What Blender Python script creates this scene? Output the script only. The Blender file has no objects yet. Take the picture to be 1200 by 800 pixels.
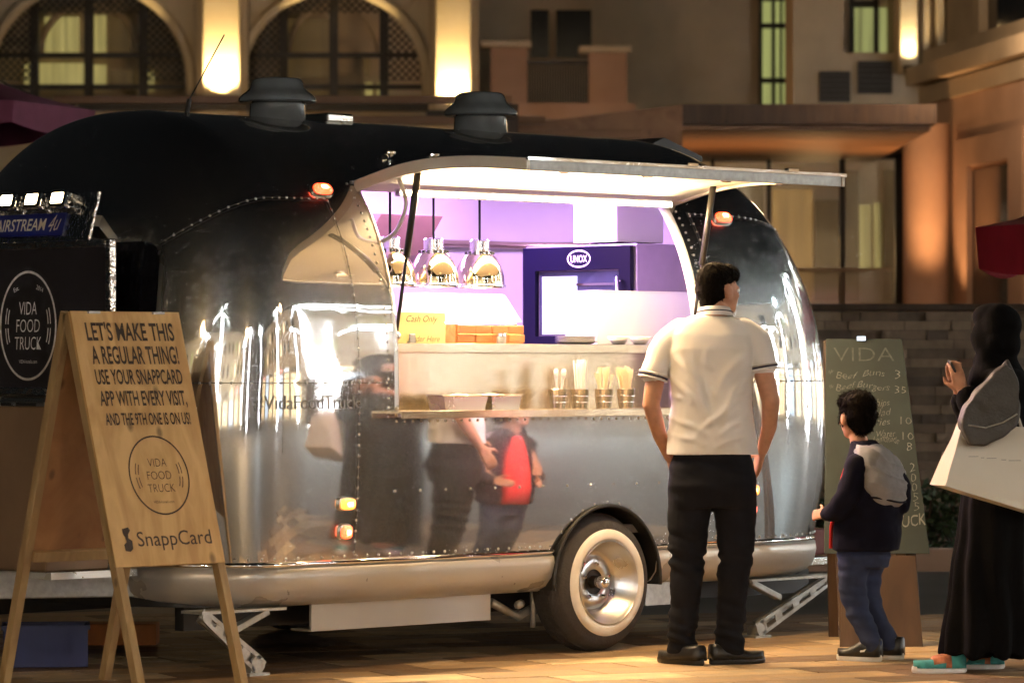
import bpy, bmesh, math, random
from math import sin, cos, pi, radians, sqrt, atan2
from mathutils import Vector as V, Matrix, noise
random.seed(7)
S = bpy.context.scene
COL = S.collection

# ------------------------------------------------------------------ camera
CAM = V((-13.32, -12.66, 1.36)); RT = V((.70710678, -.70710678, 0)); FW = V((.70710678, .70710678, 0))
FPX = 4500.0                                   # focal length in pixels of the 1200 px wide photograph
cd = bpy.data.cameras.new('camera'); cam = bpy.data.objects.new('camera', cd); COL.objects.link(cam)
cd.sensor_width = 36; cd.lens = FPX / 1200 * 36; cd.clip_end = 2000; cd.clip_start = .1
cam.location = CAM; cam.rotation_euler = (radians(90) + math.atan(30 / FPX), 0, radians(-45))
cd.dof.use_dof = True; cd.dof.focus_distance = 17.9; cd.dof.aperture_fstop = 4.2
S.camera = cam
# ------------------------------------------------------------------ night sky, faint sky-glow sun
W = bpy.data.worlds.new('World'); S.world = W; W.use_nodes = True
nt = W.node_tree; bg = nt.nodes['Background']
sk = nt.nodes.new('ShaderNodeTexSky'); sk.sky_type = 'NISHITA'; sk.sun_disc = False
sk.sun_elevation = radians(3); sk.sun_rotation = radians(205)
hs = nt.nodes.new('ShaderNodeHueSaturation'); hs.inputs['Saturation'].default_value = .25      # city haze greys the night sky
nt.links.new(sk.outputs[0], hs.inputs['Color']); nt.links.new(hs.outputs[0], bg.inputs[0]); bg.inputs[1].default_value = .0035
sl = bpy.data.lights.new('sun', 'SUN'); sun = bpy.data.objects.new('sun', sl); COL.objects.link(sun)
sl.energy = .0006; sl.angle = radians(20); sl.color = (1, .72, .42)
sun.rotation_euler = (radians(52), 0, radians(-25))
S.view_settings.view_transform = 'Standard'; S.view_settings.look = 'None'
S.view_settings.exposure = 0.2; S.view_settings.gamma = 1
S.cycles.use_denoising = True; S.cycles.max_bounces = 8; S.cycles.glossy_bounces = 5
S.cycles.sample_clamp_indirect = 6; S.cycles.caustics_reflective = False; S.cycles.caustics_refractive = False

# ------------------------------------------------------------------ pixel helpers
def at(x, y, d):                               # point on the pixel's ray at depth d
    return CAM + FW * d + RT * ((x - 600) / FPX * d) + V((0, 0, (430 - y) / FPX * d))
def onY(x, y, Y):                              # ... where it meets the plane Y = const
    u = (x - 600) / FPX; t = (Y - CAM.y) / (.70710678 * (1 - u))
    return at(x, y, t)
def onX(x, y, X):
    u = (x - 600) / FPX; t = (X - CAM.x) / (.70710678 * (1 + u))
    return at(x, y, t)

# ------------------------------------------------------------------ materials
def mat(name, col, rough=.5, metal=0., nscale=6, namt=.12, bump=0., bscale=None, stretch=(1, 1, 1), emit=None, estr=0., spec=.5, coat=0., rvar=0., dist=.02, trans=0., bdet=3):
    m = bpy.data.materials.new(name); m.use_nodes = True
    n = m.node_tree.nodes; l = m.node_tree.links; b = n['Principled BSDF']
    b.inputs['Roughness'].default_value = rough; b.inputs['Metallic'].default_value = metal
    b.inputs['Specular IOR Level'].default_value = spec; b.inputs['Coat Weight'].default_value = coat
    b.inputs['Transmission Weight'].default_value = trans
    tc = n.new('ShaderNodeTexCoord'); mp = n.new('ShaderNodeMapping'); mp.inputs['Scale'].default_value = stretch
    l.new(tc.outputs['Object'], mp.inputs[0])
    if namt > 0:
        t = n.new('ShaderNodeTexNoise'); t.inputs['Scale'].default_value = nscale; t.inputs['Detail'].default_value = 6
        l.new(mp.outputs[0], t.inputs['Vector'])
        r = n.new('ShaderNodeMapRange'); r.inputs[1].default_value = .25; r.inputs[2].default_value = .75
        r.inputs[3].default_value = 1 - namt; r.inputs[4].default_value = 1 + namt
        l.new(t.outputs[0], r.inputs[0])
        oi = n.new('ShaderNodeObjectInfo'); mr = n.new('ShaderNodeMapRange'); mr.inputs[3].default_value = 1 - namt * .5; mr.inputs[4].default_value = 1 + namt * .5
        l.new(oi.outputs['Random'], mr.inputs[0])
        mm = n.new('ShaderNodeMath'); mm.operation = 'MULTIPLY'; l.new(r.outputs[0], mm.inputs[0]); l.new(mr.outputs[0], mm.inputs[1])
        x = n.new('ShaderNodeVectorMath'); x.operation = 'SCALE'; x.inputs[0].default_value = col
        l.new(mm.outputs[0], x.inputs['Scale']); l.new(x.outputs[0], b.inputs['Base Color'])
        if rvar:
            q = n.new('ShaderNodeMapRange'); q.inputs[1].default_value = .3; q.inputs[2].default_value = .7
            q.inputs[3].default_value = max(0, rough - rvar); q.inputs[4].default_value = rough + rvar
            l.new(t.outputs[0], q.inputs[0]); l.new(q.outputs[0], b.inputs['Roughness'])
    else:
        b.inputs['Base Color'].default_value = (*col, 1)
    if bump:
        t2 = n.new('ShaderNodeTexNoise'); t2.inputs['Scale'].default_value = bscale or nscale * 4; t2.inputs['Detail'].default_value = bdet
        l.new(mp.outputs[0], t2.inputs['Vector'])
        bp = n.new('ShaderNodeBump'); bp.inputs['Strength'].default_value = bump; bp.inputs['Distance'].default_value = dist
        l.new(t2.outputs[0], bp.inputs['Height']); l.new(bp.outputs[0], b.inputs['Normal'])
    if emit:
        b.inputs['Emission Color'].default_value = (*emit, 1); b.inputs['Emission Strength'].default_value = estr
    return m
def wood(name, c1, c2, scale=3., rough=.55, stretch=(1, 1, .12)):
    m = mat(name, c1, rough, 0, 4, .15, .15, 30, stretch); n = m.node_tree.nodes; l = m.node_tree.links; b = n['Principled BSDF']
    mp = [k for k in n if k.type == 'MAPPING'][0]
    w = n.new('ShaderNodeTexNoise'); w.inputs['Scale'].default_value = scale * 4; w.inputs['Detail'].default_value = 8; w.inputs['Distortion'].default_value = 1.2
    l.new(mp.outputs[0], w.inputs['Vector'])
    r = n.new('ShaderNodeValToRGB'); r.color_ramp.elements[0].position = .35; r.color_ramp.elements[1].position = .65
    r.color_ramp.elements[0].color = (*c2, 1); r.color_ramp.elements[1].color = (*c1, 1)
    l.new(w.outputs[0], r.inputs[0])
    vo = n.new('ShaderNodeTexVoronoi'); vo.inputs['Scale'].default_value = scale * 3.2; vm = n.new('ShaderNodeMapping'); vm.inputs['Scale'].default_value = (1, 1, .6); tc = [k for k in n if k.type == 'TEX_COORD'][0]
    l.new(tc.outputs['Object'], vm.inputs[0]); l.new(vm.outputs[0], vo.inputs['Vector'])
    kr = n.new('ShaderNodeMapRange'); kr.inputs[1].default_value = .05; kr.inputs[2].default_value = .13; kr.inputs[3].default_value = .45; kr.inputs[4].default_value = 1.; l.new(vo.outputs['Distance'], kr.inputs[0])
    ks = n.new('ShaderNodeVectorMath'); ks.operation = 'SCALE'; l.new(r.outputs[0], ks.inputs[0]); l.new(kr.outputs[0], ks.inputs['Scale']); l.new(ks.outputs[0], b.inputs['Base Color'])
    return m
def glow(name, col, st, sample=True, base=(.8, .8, .8)):
    m = mat(name, base, .4, 0, 5, 0, emit=col, estr=st)
    if not sample: m.cycles.emission_sampling = 'NONE'
    return m
def pleats(m, lo=.45):                              # gathered curtain: light comes through unevenly between the folds
    n = m.node_tree.nodes; l = m.node_tree.links; b = n['Principled BSDF']; st = b.inputs['Emission Strength'].default_value
    tc = n.new('ShaderNodeTexCoord'); mp = n.new('ShaderNodeMapping'); mp.inputs['Scale'].default_value = (9, 9, .35); tx = n.new('ShaderNodeTexNoise'); tx.inputs['Scale'].default_value = 1.4; tx.inputs['Detail'].default_value = 4
    r = n.new('ShaderNodeMapRange'); r.inputs[1].default_value = .3; r.inputs[2].default_value = .7; r.inputs[3].default_value = st * lo; r.inputs[4].default_value = st * 1.25
    l.new(tc.outputs['Object'], mp.inputs[0]); l.new(mp.outputs[0], tx.inputs['Vector']); l.new(tx.outputs[0], r.inputs[0]); l.new(r.outputs[0], b.inputs['Emission Strength'])

M = {}
M['shell'] = mat('polished_aluminium', (.80, .805, .80), .05, 1, 2.2, .05, .11, 3.2, (1, 1, .45), rvar=.025, dist=.03, bdet=.5)
_n = M['shell'].node_tree.nodes; _l = M['shell'].node_tree.links; _b = _n['Principled BSDF']; _g = _n.new('ShaderNodeBsdfAnisotropic'); _g.inputs['Roughness'].default_value = .36; _g.inputs['Color'].default_value = (.78, .78, .77, 1)
_m = _n.new('ShaderNodeMixShader'); _m.inputs[0].default_value = .24; _l.new(_b.outputs[0], _m.inputs[1]); _l.new(_g.outputs[0], _m.inputs[2]); _l.new(_m.outputs[0], _n['Material Output'].inputs[0])
M['alu'] = mat('brushed_aluminium', (.66, .66, .64), .28, 1, 5, .06, 0, rvar=.05)
M['rimsteel'] = mat('rim_steel', (.70, .71, .72), .30, 1, 4, .05, 0, rvar=.05)
M['bellypaint'] = mat('satin_belly_paint', (.54, .52, .48), .30, .35, 3, .06, .0, rvar=.05)
M['chrome'] = mat('chrome', (.86, .86, .86), .06, 1, 6, .04, .02, 9)
M['foil'] = mat('dented_aluminium', (.85, .85, .85), .12, 1, 16, .06, .7, 24, dist=.02)
M['steel'] = mat('stainless_steel', (.64, .55, .41), .26, 1, 3, .05, 0)
M['galv'] = mat('galvanised_steel', (.42, .42, .40), .45, .7, 30, .2, .08, 60)
M['white'] = mat('white_lining', (.80, .79, .80), .5, 0, 5, .03)
M['cream'] = mat('cream_paint', (.80, .74, .62), .45, 0, 5, .05)
M['blackglass'] = mat('black_glass', (.006, .006, .008), .08, 0, 3, .1)
M['signblack'] = mat('black_sign_vinyl', (.022, .020, .024), .42, 0, 8, .15)
M['black'] = mat('black_paint', (.012, .012, .012), .5, 0, 8, .2)
M['rubber'] = mat('tyre_rubber', (.035, .032, .03), .75, 0, 30, .25, .2, 90)
M['whitewall'] = mat('whitewall', (.84, .80, .70), .55, 0, 14, .08)
M['plateblue'] = mat('blue_plate', (.012, .018, .16), .3, 0, 8, .1, coat=.4)
M['gold'] = mat('pale_lettering', (.78, .70, .52), .4, 0, 8, .05)
M['chalkwhite'] = mat('white_print', (.80, .79, .78), .8, 0, 40, .25)
M['greyprint'] = mat('faint_grey_print', (.30, .30, .28), .35, .6, 40, .15)
M['ventgrey'] = mat('vent_plastic', (.13, .145, .15), .25, 0, 9, .15, .05, 40, coat=.3)
M['pine'] = wood('pine_board', (.66, .42, .165), (.50, .29, .10), 1.9, .5, (1.2, 1, .22))
M['pinedark'] = wood('pine_frame', (.40, .27, .12), (.27, .17, .075), 2.5, .6)
M['ply'] = wood('knotty_ply', (.36, .18, .07), (.24, .11, .04), 2, .6, (.5, 1, .35))
M['brownwood'] = wood('brown_timber', (.075, .042, .022), (.045, .025, .013), 2, .55)
M['soffit'] = wood('soffit_timber', (.30, .16, .08), (.20, .10, .05), 1.2, .5, (.1, 1, 1))
M['burnt'] = mat('burnt_print', (.045, .028, .018), .7, 0, 40, .2)
M['board'] = mat('green_chalkboard', (.028, .041, .039), .7, 0, 5, .22, .02, 30)
M['chalk'] = mat('chalk', (.17, .18, .165), .9, 0, 60, .3)
M['faintchalk'] = mat('rubbed_chalk', (.075, .085, .078), .9, 0, 60, .4)
M['plasterwarm'] = mat('warm_plaster', (.44, .36, .25), .85, 0, .9, .24, .1, 18)
M['plasterpale'] = mat('pale_plaster', (.55, .47, .34), .8, 0, 1.1, .18, .1, 18)
M['plasterpink'] = mat('terracotta_plaster', (.46, .30, .21), .85, 0, .9, .24, .1, 18)
M['darkframe'] = mat('dark_bronze', (.022, .018, .014), .5, .2, 6, .2)
M['litpane'] = glow('lit_curtain', (.66, .55, .18), .42, True, (.3, .25, .12))
M['litpane2'] = glow('lit_curtain_green', (.58, .62, .22), .40, True, (.28, .28, .14))
M['litpane3'] = glow('lit_room_amber', (.75, .42, .10), .26, True, (.25, .16, .07))
M['dimpane'] = glow('dim_room', (.34, .21, .06), .12, True, (.14, .10, .05))
for k_ in ('litpane', 'litpane2', 'litpane3', 'dimpane'): pleats(M[k_])
M['red_cloth'] = mat('red_canvas', (.52, .025, .05), .8, 0, 7, .12, .1, 60)
M['purple_cloth'] = mat('purple_canvas', (.17, .035, .08), .8, 0, 7, .12, .1, 60)
M['bluecrate'] = mat('blue_plastic', (.008, .015, .10), .45, 0, 7, .15)
M['orange'] = mat('orange_timber', (.50, .17, .04), .6, 0, 9, .2, .1, 40)
M['skin'] = mat('skin', (.46, .24, .15), .6, 0, 22, .18, .15, 120, spec=.3, dist=.004)
M['hair'] = mat('dark_hair', (.005, .0035, .0025), .8, 0, 40, .4, .8, 220, (1, 1, .3), dist=.004, spec=.06)
M['polo'] = mat('white_pique', (.72, .70, .67), .85, 0, 5, .04, .15, 260, dist=.004)
M['navy'] = mat('navy_stripe', (.02, .02, .05), .8, 0, 5, .1)
M['jeansblack'] = mat('black_denim', (.009, .0095, .013), .9, 0, 14, .25, .3, 300, dist=.004, spec=.15)
M['jeansblue'] = mat('blue_denim', (.028, .038, .082), .9, 0, 9, .3, .3, 300, dist=.004, spec=.2)
M['jacket'] = mat('navy_jacket', (.0065, .0065, .014), .95, 0, 9, .2, .2, 200, dist=.004, spec=.12)
M['hood'] = mat('grey_fleece', (.26, .26, .27), .95, 0, 30, .12, .35, 240, dist=.006)
M['seamdark'] = mat('seam_joint', (.10, .10, .10), .5, .5, 9, .2)  # dark joint line where the skin sheets meet
M['boxtan'] = mat('tan_box_paint', (.26, .165, .095), .4, .2, 5, .15)
M['tailred'] = mat('dull_red_plastic', (.18, .02, .014), .5, 0, 9, .2)
M['redshirt'] = mat('red_cotton', (.62, .02, .02), .85, 0, 9, .1)
M['shoeblack'] = mat('black_shoe', (.010, .010, .010), .4, 0, 20, .2, .1, 80)
M['solewhite'] = mat('white_sole', (.85, .85, .85), .6, 0, 20, .06)
M['abaya'] = mat('black_crepe', (.0035, .0035, .004), .95, 0, 8, .2, .15, 120, spec=.08)
M['baggrey'] = mat('grey_leather', (.045, .042, .037), .55, 0, 9, .15, .25, 70)
M['bagwhite'] = mat('white_paper', (.66, .63, .55), .6, 0, 4, .04, .05, 10)
M['teal'] = mat('teal_canvas', (.05, .30, .30), .8, 0, 30, .4)
M['multi'] = mat('patterned_canvas', (.45, .16, .08), .8, 0, 25, .6)
M['ovenblue'] = mat('oven_front', (.0035, .003, .013), .35, 0, 6, .08, spec=.12)
M['ovenside'] = mat('oven_side', (.45, .40, .46), .32, .8, 12, .06)
M['cupboard'] = mat('brown_laminate', (.20, .12, .09), .4, 0, 8, .1)
M['ovenlit'] = glow('oven_lamp_glow', (.55, .74, 1.), 1.15)
M['lampchrome'] = mat('warm_chrome', (.94, .84, .62), .10, 1, 6, .04, .02, 9)
M['ovenin'] = mat('oven_cavity', (.10, .13, .22), .3, .6, 9, .15)
M['yellow'] = mat('yellow_acrylic', (.82, .74, .30), .35, 0, 6, .05)
M['paper'] = mat('white_card', (.82, .80, .78), .6, 0, 5, .03)
M['wicker'] = wood('crate_slat', (.55, .25, .09), (.40, .16, .05), 3, .5, (.2, 1, 1))
M['cutlery'] = mat('birch_cutlery', (.74, .60, .40), .6, 0, 20, .1)
M['foliage'] = mat('dark_leaf', (.035, .06, .018), .6, 0, 12, .35)
M['palmtrunk'] = mat('palm_bark', (.16, .11, .07), .9, 0, 9, .3, .4, 30)
M['rope'] = glow('fairy_light_rope', (.92, .96, 1.), 60., False)
M['lampcool'] = glow('cool_lamp_lens', (.75, 1., .95), 55)
M['lampwarm'] = glow('warm_lamp_lens', (1., .66, .30), 60)
M['floodlens'] = glow('flood_lens', (1., .74, .42), 14)
M['amber'] = glow('amber_lens', (1., .26, .01), 3)
M['redlens'] = glow('red_lens', (1., .055, .01), 5)
M['redhot'] = glow('bulb_glow', (1., .55, .18), 14)
M['ledwarm'] = glow('warm_led_strip', (1., .80, .50), 46)
M['ledpurple'] = glow('violet_led_strip', (.60, .22, 1.), 26)
M['bulb'] = glow('heat_lamp_bulb', (1., .84, .58), 60)
M['glass'] = None
g = bpy.data.materials.new('window_glass'); g.use_nodes = True; n = g.node_tree.nodes; l = g.node_tree.links
n.remove(n['Principled BSDF']); tr = n.new('ShaderNodeBsdfTransparent'); gl = n.new('ShaderNodeBsdfGlossy'); gl.inputs['Roughness'].default_value = .03
gn = n.new('ShaderNodeTexNoise'); gn.inputs['Scale'].default_value = 1.5; gr = n.new('ShaderNodeMapRange'); gr.inputs[3].default_value = .82; gr.inputs[4].default_value = .95
l.new(gn.outputs[0], gr.inputs[0]); l.new(gr.outputs[0], tr.inputs[0])
mx = n.new('ShaderNodeMixShader'); fr = n.new('ShaderNodeLayerWeight'); fr.inputs[0].default_value = .5; fp = n.new('ShaderNodeMath'); fp.operation = 'POWER'; fp.inputs[1].default_value = 4; fm = n.new('ShaderNodeMath'); fm.operation = 'MULTIPLY_ADD'; fm.inputs[1].default_value = .8; fm.inputs[2].default_value = .04
l.new(fr.outputs['Facing'], fp.inputs[0]); l.new(fp.outputs[0], fm.inputs[0]); l.new(fm.outputs[0], mx.inputs[0]); l.new(tr.outputs[0], mx.inputs[1]); l.new(gl.outputs[0], mx.inputs[2]); l.new(mx.outputs[0], n['Material Output'].inputs[0])
M['glass'] = g

# ------------------------------------------------------------------ mesh helpers
class MB:
    def __init__(s): s.v = []; s.f = []
    def add(s, vs, fs):
        o = len(s.v); s.v += [V(p) for p in vs]; s.f += [tuple(i + o for i in f) for f in fs]; return s
    def box(s, a, b, Mx=None):
        x0, y0, z0 = a; x1, y1, z1 = b
        vs = [V(p) for p in ((x0,y0,z0),(x1,y0,z0),(x1,y1,z0),(x0,y1,z0),(x0,y0,z1),(x1,y0,z1),(x1,y1,z1),(x0,y1,z1))]
        if Mx: vs = [Mx @ p for p in vs]
        return s.add(vs, [(0,3,2,1),(4,5,6,7),(0,1,5,4),(1,2,6,5),(2,3,7,6),(3,0,4,7)])
    def bar(s, p, q, w, h, up=V((0, 0, 1))):   # rectangular bar between two points
        p = V(p); q = V(q); t = (q - p).normalized(); a = t.cross(up)
        if a.length < 1e-4: a = t.cross(V((1, 0, 0)))
        a.normalize(); b = a.cross(t).normalized(); a *= w / 2; b *= h / 2
        vs = [p-a-b, p+a-b, p+a+b, p-a+b, q-a-b, q+a-b, q+a+b, q-a+b]
        return s.add(vs, [(0,1,2,3),(4,7,6,5),(0,4,5,1),(1,5,6,2),(2,6,7,3),(3,7,4,0)])
    def tube(s, pts, r, n=8, cap=True):
        pts = [V(p) for p in pts]; rs = r if isinstance(r, (list, tuple)) else [r] * len(pts)
        o = len(s.v); a = None
        for i, p in enumerate(pts):
            t = (pts[min(i + 1, len(pts) - 1)] - pts[max(i - 1, 0)]).normalized()
            if a is None:
                a = t.cross(V((0, 0, 1)));
                if a.length < .05: a = t.cross(V((1, 0, 0)))
            a = (a - t * a.dot(t)).normalized(); b = t.cross(a)
            s.v += [p + (a * cos(2 * pi * k / n) + b * sin(2 * pi * k / n)) * rs[i] for k in range(n)]
        m = len(pts)
        for i in range(m - 1):
            for k in range(n):
                s.f.append((o + i*n + k, o + i*n + (k+1) % n, o + (i+1)*n + (k+1) % n, o + (i+1)*n + k))
        if cap:
            s.f.append(tuple(o + k for k in range(n))[::-1]); s.f.append(tuple(o + (m-1)*n + k for k in range(n)))
        return s
    def lathe(s, prof, c=(0, 0, 0), axis='Z', n=24, Mx=None):   # prof: (radius, height)
        o = len(s.v); c = V(c)
        for r, h in prof:
            for k in range(n):
                A = 2 * pi * k / n
                p = V((r*cos(A), r*sin(A), h)) if axis == 'Z' else (V((r*cos(A), h, r*sin(A))) if axis == 'Y' else V((h, r*cos(A), r*sin(A))))
                s.v.append((Mx @ (p + c)) if Mx else p + c)
        for i in range(len(prof) - 1):
            for k in range(n):
                s.f.append((o + i*n + k, o + i*n + (k+1) % n, o + (i+1)*n + (k+1) % n, o + (i+1)*n + k))
        return s
    def prism(s, poly, d):                      # polygon of points, extruded by vector d
        m = len(poly); d = V(d)
        return s.add([V(p) for p in poly] + [V(p) + d for p in poly],
                     [tuple(range(m))[::-1], tuple(range(m, 2*m))] + [(k, (k+1) % m, m + (k+1) % m, m + k) for k in range(m)])
    def ell(s, c, r, n=12, m=8, Mx=None):
        prof = [(max(1e-4, sin(pi * i / m)), -cos(pi * i / m)) for i in range(m + 1)]
        o = len(s.v); s.lathe(prof, n=n); 
        for i in range(o, len(s.v)):
            p = V((s.v[i].x*r[0], s.v[i].y*r[1], s.v[i].z*r[2]))
            if Mx: p = Mx @ p
            s.v[i] = p + V(c)
        return s
    def loft(s, rings):                         # closed rings of equal length, capped
        n = len(rings[0]); o = len(s.v)
        for r in rings: s.v += [V(p) for p in r]
        for i in range(len(rings) - 1):
            for k in range(n):
                s.f.append((o+i*n+k, o+i*n+(k+1) % n, o+(i+1)*n+(k+1) % n, o+(i+1)*n+k))
        s.f.append(tuple(o + k for k in range(n))[::-1]); s.f.append(tuple(o + (len(rings)-1)*n + k for k in range(n)))
        return s
    def ring(s, cx, cy, z, a, b, n=20, e=2.0, rot=0):
        out = []
        for k in range(n):
            A = 2 * pi * k / n; c_, s_ = cos(A), sin(A)
            x = a * math.copysign(abs(c_) ** (2/e), c_); y = b * math.copysign(abs(s_) ** (2/e), s_)
            out.append(V((cx + x*cos(rot) - y*sin(rot), cy + x*sin(rot) + y*cos(rot), z)))
        return out
    def mesh(s, name):
        me = bpy.data.meshes.new(name); me.from_pydata([tuple(p) for p in s.v], [], s.f); me.update(); return me
    def build(s, name, m, parent=None, smooth=False, fix=True, bevel=0, auto=None):
        me = s.mesh(name)
        if fix or bevel:
            bm = bmesh.new(); bm.from_mesh(me)
            bmesh.ops.remove_doubles(bm, verts=bm.verts, dist=1e-5)
            if bevel:
                ed = [e for e in bm.edges if len(e.link_faces) == 2 and e.calc_face_angle(0) > .6]
                bmesh.ops.bevel(bm, geom=ed, offset=bevel, segments=2, affect='EDGES', profile=.5, clamp_overlap=True)
            bmesh.ops.recalc_face_normals(bm, faces=bm.faces)
            bm.to_mesh(me); bm.free()
        if smooth or auto:
            for p in me.polygons: p.use_smooth = True
            if auto: me.set_sharp_from_angle(angle=radians(auto))
        return ob(name, me, m, parent)
def ob(name, me, m, parent=None):
    o = bpy.data.objects.new(name, me); COL.objects.link(o)
    if m is not None and not me.materials: me.materials.append(M[m] if isinstance(m, str) else m)
    if parent: o.parent = parent
    return o
def tag(o, label=None, cat=None, group=None, kind=None):
    for k, v in (('label', label), ('category', cat), ('group', group), ('kind', kind)):
        if v: o[k] = v
    return o
def empty(name, loc=(0, 0, 0), rz=0, **k):
    o = bpy.data.objects.new(name, None); COL.objects.link(o); o.location = loc; o.rotation_euler = (0, 0, rz); o.empty_display_size = .2
    bpy.context.view_layer.update() if False else None
    return tag(o, **k)
def rel(parent, o):                             # child modelled in world space under an Empty placed elsewhere
    Mp = Matrix.LocRotScale(parent.location, parent.rotation_euler, None); o.parent = parent; o.matrix_parent_inverse = Mp.inverted(); return o
def copy_tree(o, parent=None):
    c = o.copy(); COL.objects.link(c); c.parent = parent
    for ch in list(o.children): copy_tree(ch, c)
    return c
def light(name, kind, loc, energy, col, parent=None, r=.05, **k):
    L = bpy.data.lights.new(name, kind); L.energy = energy; L.color = col
    if kind != 'AREA': L.shadow_soft_size = r
    for a, b in k.items(): setattr(L, a, b)
    o = bpy.data.objects.new(name, L); COL.objects.link(o); o.location = loc
    if parent: o.parent = parent
    return o
def aim(o, d):
    o.rotation_euler = V(d).to_track_quat('-Z', 'Y').to_euler(); return o
def text(name, s, m, O, U, Vv, width=None, height=.1, parent=None, align='CENTER', shear=0, bold=0, warp=None, spacing=1., wob=0.):
    """flat lettering: O centre of the line, U right direction, Vv up direction (unit); width fits the line"""
    cu = bpy.data.curves.new(name, 'FONT'); cu.body = s; cu.size = 1; cu.align_x = 'LEFT'; cu.shear = shear; cu.offset = bold; cu.space_character = spacing; cu.resolution_u = 3
    to = bpy.data.objects.new(name, cu); COL.objects.link(to)
    me = bpy.data.meshes.new_from_object(to.evaluated_get(bpy.context.evaluated_depsgraph_get()))
    bpy.data.objects.remove(to); bpy.data.curves.remove(cu)
    xs = [v.co.x for v in me.vertices]; ys = [v.co.y for v in me.vertices]
    x0, x1 = min(xs), max(xs); cap = .69
    sy = height / cap; sx = (width / (x1 - x0)) if width else sy
    O = V(O); U = V(U); Vv = V(Vv)
    for v in me.vertices:
        a = (v.co.x - x0 - (x1 - x0) / 2) * sx
        if align == 'LEFT': a = (v.co.x - x0) * sx
        b = (v.co.y - cap / 2) * sy
        if wob: q_ = V((a * 40 + len(s), b * 40, 3.1)); a += wob * noise.noise(q_); b += wob * 1.3 * noise.noise(q_ + V((7, 3, 9))) + wob * 1.5 * sin(a * 25 + len(s))
        v.co = warp(a, b) if warp else O + U * a + Vv * b
    return ob(name, me, m, parent)
def annulus(name, m, O, U, Vv, ra, rb, w, parent, a0=0, a1=2*pi, n=64):
    mb = MB(); vs = []; O = V(O); U = V(U); Vv = V(Vv)
    for i in range(n + 1):
        A = a0 + (a1 - a0) * i / n
        for k in (-.5, .5): vs.append(O + U * (ra + k*w) * cos(A) + Vv * (rb + k*w) * sin(A))
    return mb.add(vs, [(2*i, 2*i+1, 2*i+3, 2*i+2) for i in range(n)]).build(name, m, parent, fix=False)

# ================================================================== FOOD TRAILER
B0, XF, EF, XR, ER, HT = 1.2, -1.969, .631, 1.116, 1.06, 2.549
def fal(z, z0, q):
    k = max(0., (z - z0) / (HT - z0)); return max(0., 1 - k ** q) ** (1 / q)
def prof(z):
    tk = (max(0., 1.15 - z) / .6) ** 2
    return B0 * fal(z, 1.25, 2.4) - .03 * tk, fal(z, 1.089, 1.741) - .083 * tk
PQ = 2 / 2.566
def sh(v, z, off=0., far=False):
    """point of the shell: v in -1..0 front end, 0..1 straight side, 1..2 rear end; off = outward offset"""
    def raw(v, z):
        B, e = prof(z)
        if v < 0: A = -v * pi / 2; x = XF - EF * e * max(0, sin(A)) ** PQ; y = B * max(0, cos(A)) ** PQ
        elif v > 1: A = (v - 1) * pi / 2; x = XR + ER * e * max(0, sin(A)) ** PQ; y = B * max(0, cos(A)) ** PQ
        else: x = XF + (XR - XF) * v; y = B
        return V((x, B0 - y, z))
    p = raw(v, z)
    if off:
        h = .004; z2 = min(z, HT - .02)
        a = raw(min(v + h, 1.999), z2) - raw(max(v - h, -.999), z2); b = raw(v, z2 + h) - raw(v, z2 - h)
        nn = a.cross(b)
        if nn.length > 1e-9: p = p + nn.normalized() * off
    if far: p.y = 2 * B0 - p.y
    return p
def vx(X): return (X - XF) / (XR - XF)
OX0, OX1, OZ0, OZ1 = -1.40, .665, 1.135, 2.20      # serving opening
AXZ, ARCH = .33, .365                                # wheel axle height, arch radius
ZB = .485                                            # lower edge of the polished skin
vs_front = [-(1 - i / 26) for i in range(26)]
vs_side = sorted(set([0, vx(OX0), vx(OX1), 1] + [vx(-1.9 + .12 * i) for i in range(25) if abs(-1.9 + .12 * i) > .42]
    + [vx(ARCH * sin(-pi/2 + pi * i / 24)) for i in range(25)] + [vx(-.41), vx(.41)]))
vs_side = [v for i, v in enumerate(vs_side) if i == 0 or v - vs_side[i-1] > 1e-4]
vs_rear = [1 + (i + 1) / 26 for i in range(26)]
VS = vs_front + vs_side + vs_rear
ZW = .78
zs_mid = sorted(set([ZW, .86, .95, 1.04, OZ0, 1.21, 1.29]))
phi = [i / 34 for i in range(1, 35)]
zs_up = sorted(set([1.29 + .02] + [max(1.33, 1.25 + (HT - 1.25) * sin(t * pi / 2) ** (2/2.4)) for t in phi] + [OZ1]))
zk = [zs_up[0]]
for z in zs_up[1:-1]:
    if (z - zk[-1] > .0035 or z == OZ1) and HT - z > .0006: zk.append(z)
zs_up = zk + [HT]
def zb(X): return max(ZB, AXZ + sqrt(max(0, ARCH**2 - X * X))) if abs(X) < ARCH else ZB
def shell_rows(X):
    b = zb(X); return [b + (ZW - b) * i / 6 for i in range(6)] + zs_mid + zs_up
def skin(off, cut, far, name, m, parent, front_only=False):
    mb = MB(); nr = len(shell_rows(-1)); grid = []
    for v in VS:
        X = XF + (XR - XF) * v if 0 <= v <= 1 else 99
        grid.append([sh(v, z, off, far) for z in shell_rows(X)])
    o = len(mb.v)
    for c in grid: mb.v += c
    for i in range(len(VS) - 1):
        for j in range(nr - 1):
            if cut:
                vc = (VS[i] + VS[i+1]) / 2; Xc = XF + (XR - XF) * vc; zc = sum(shell_rows(Xc)[j:j+2]) / 2
                if OX0 < Xc < OX1 and OZ0 < zc < OZ1: continue
            f = (i*nr + j, (i+1)*nr + j, (i+1)*nr + j+1, i*nr + j+1)
            mb.f.append(f[::-1] if far else f)
    return mb
T = empty('food_trailer', (0, 0, 0), 0, label='polished riveted aluminium food trailer with a lit serving hatch propped open', cat='trailer')
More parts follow.
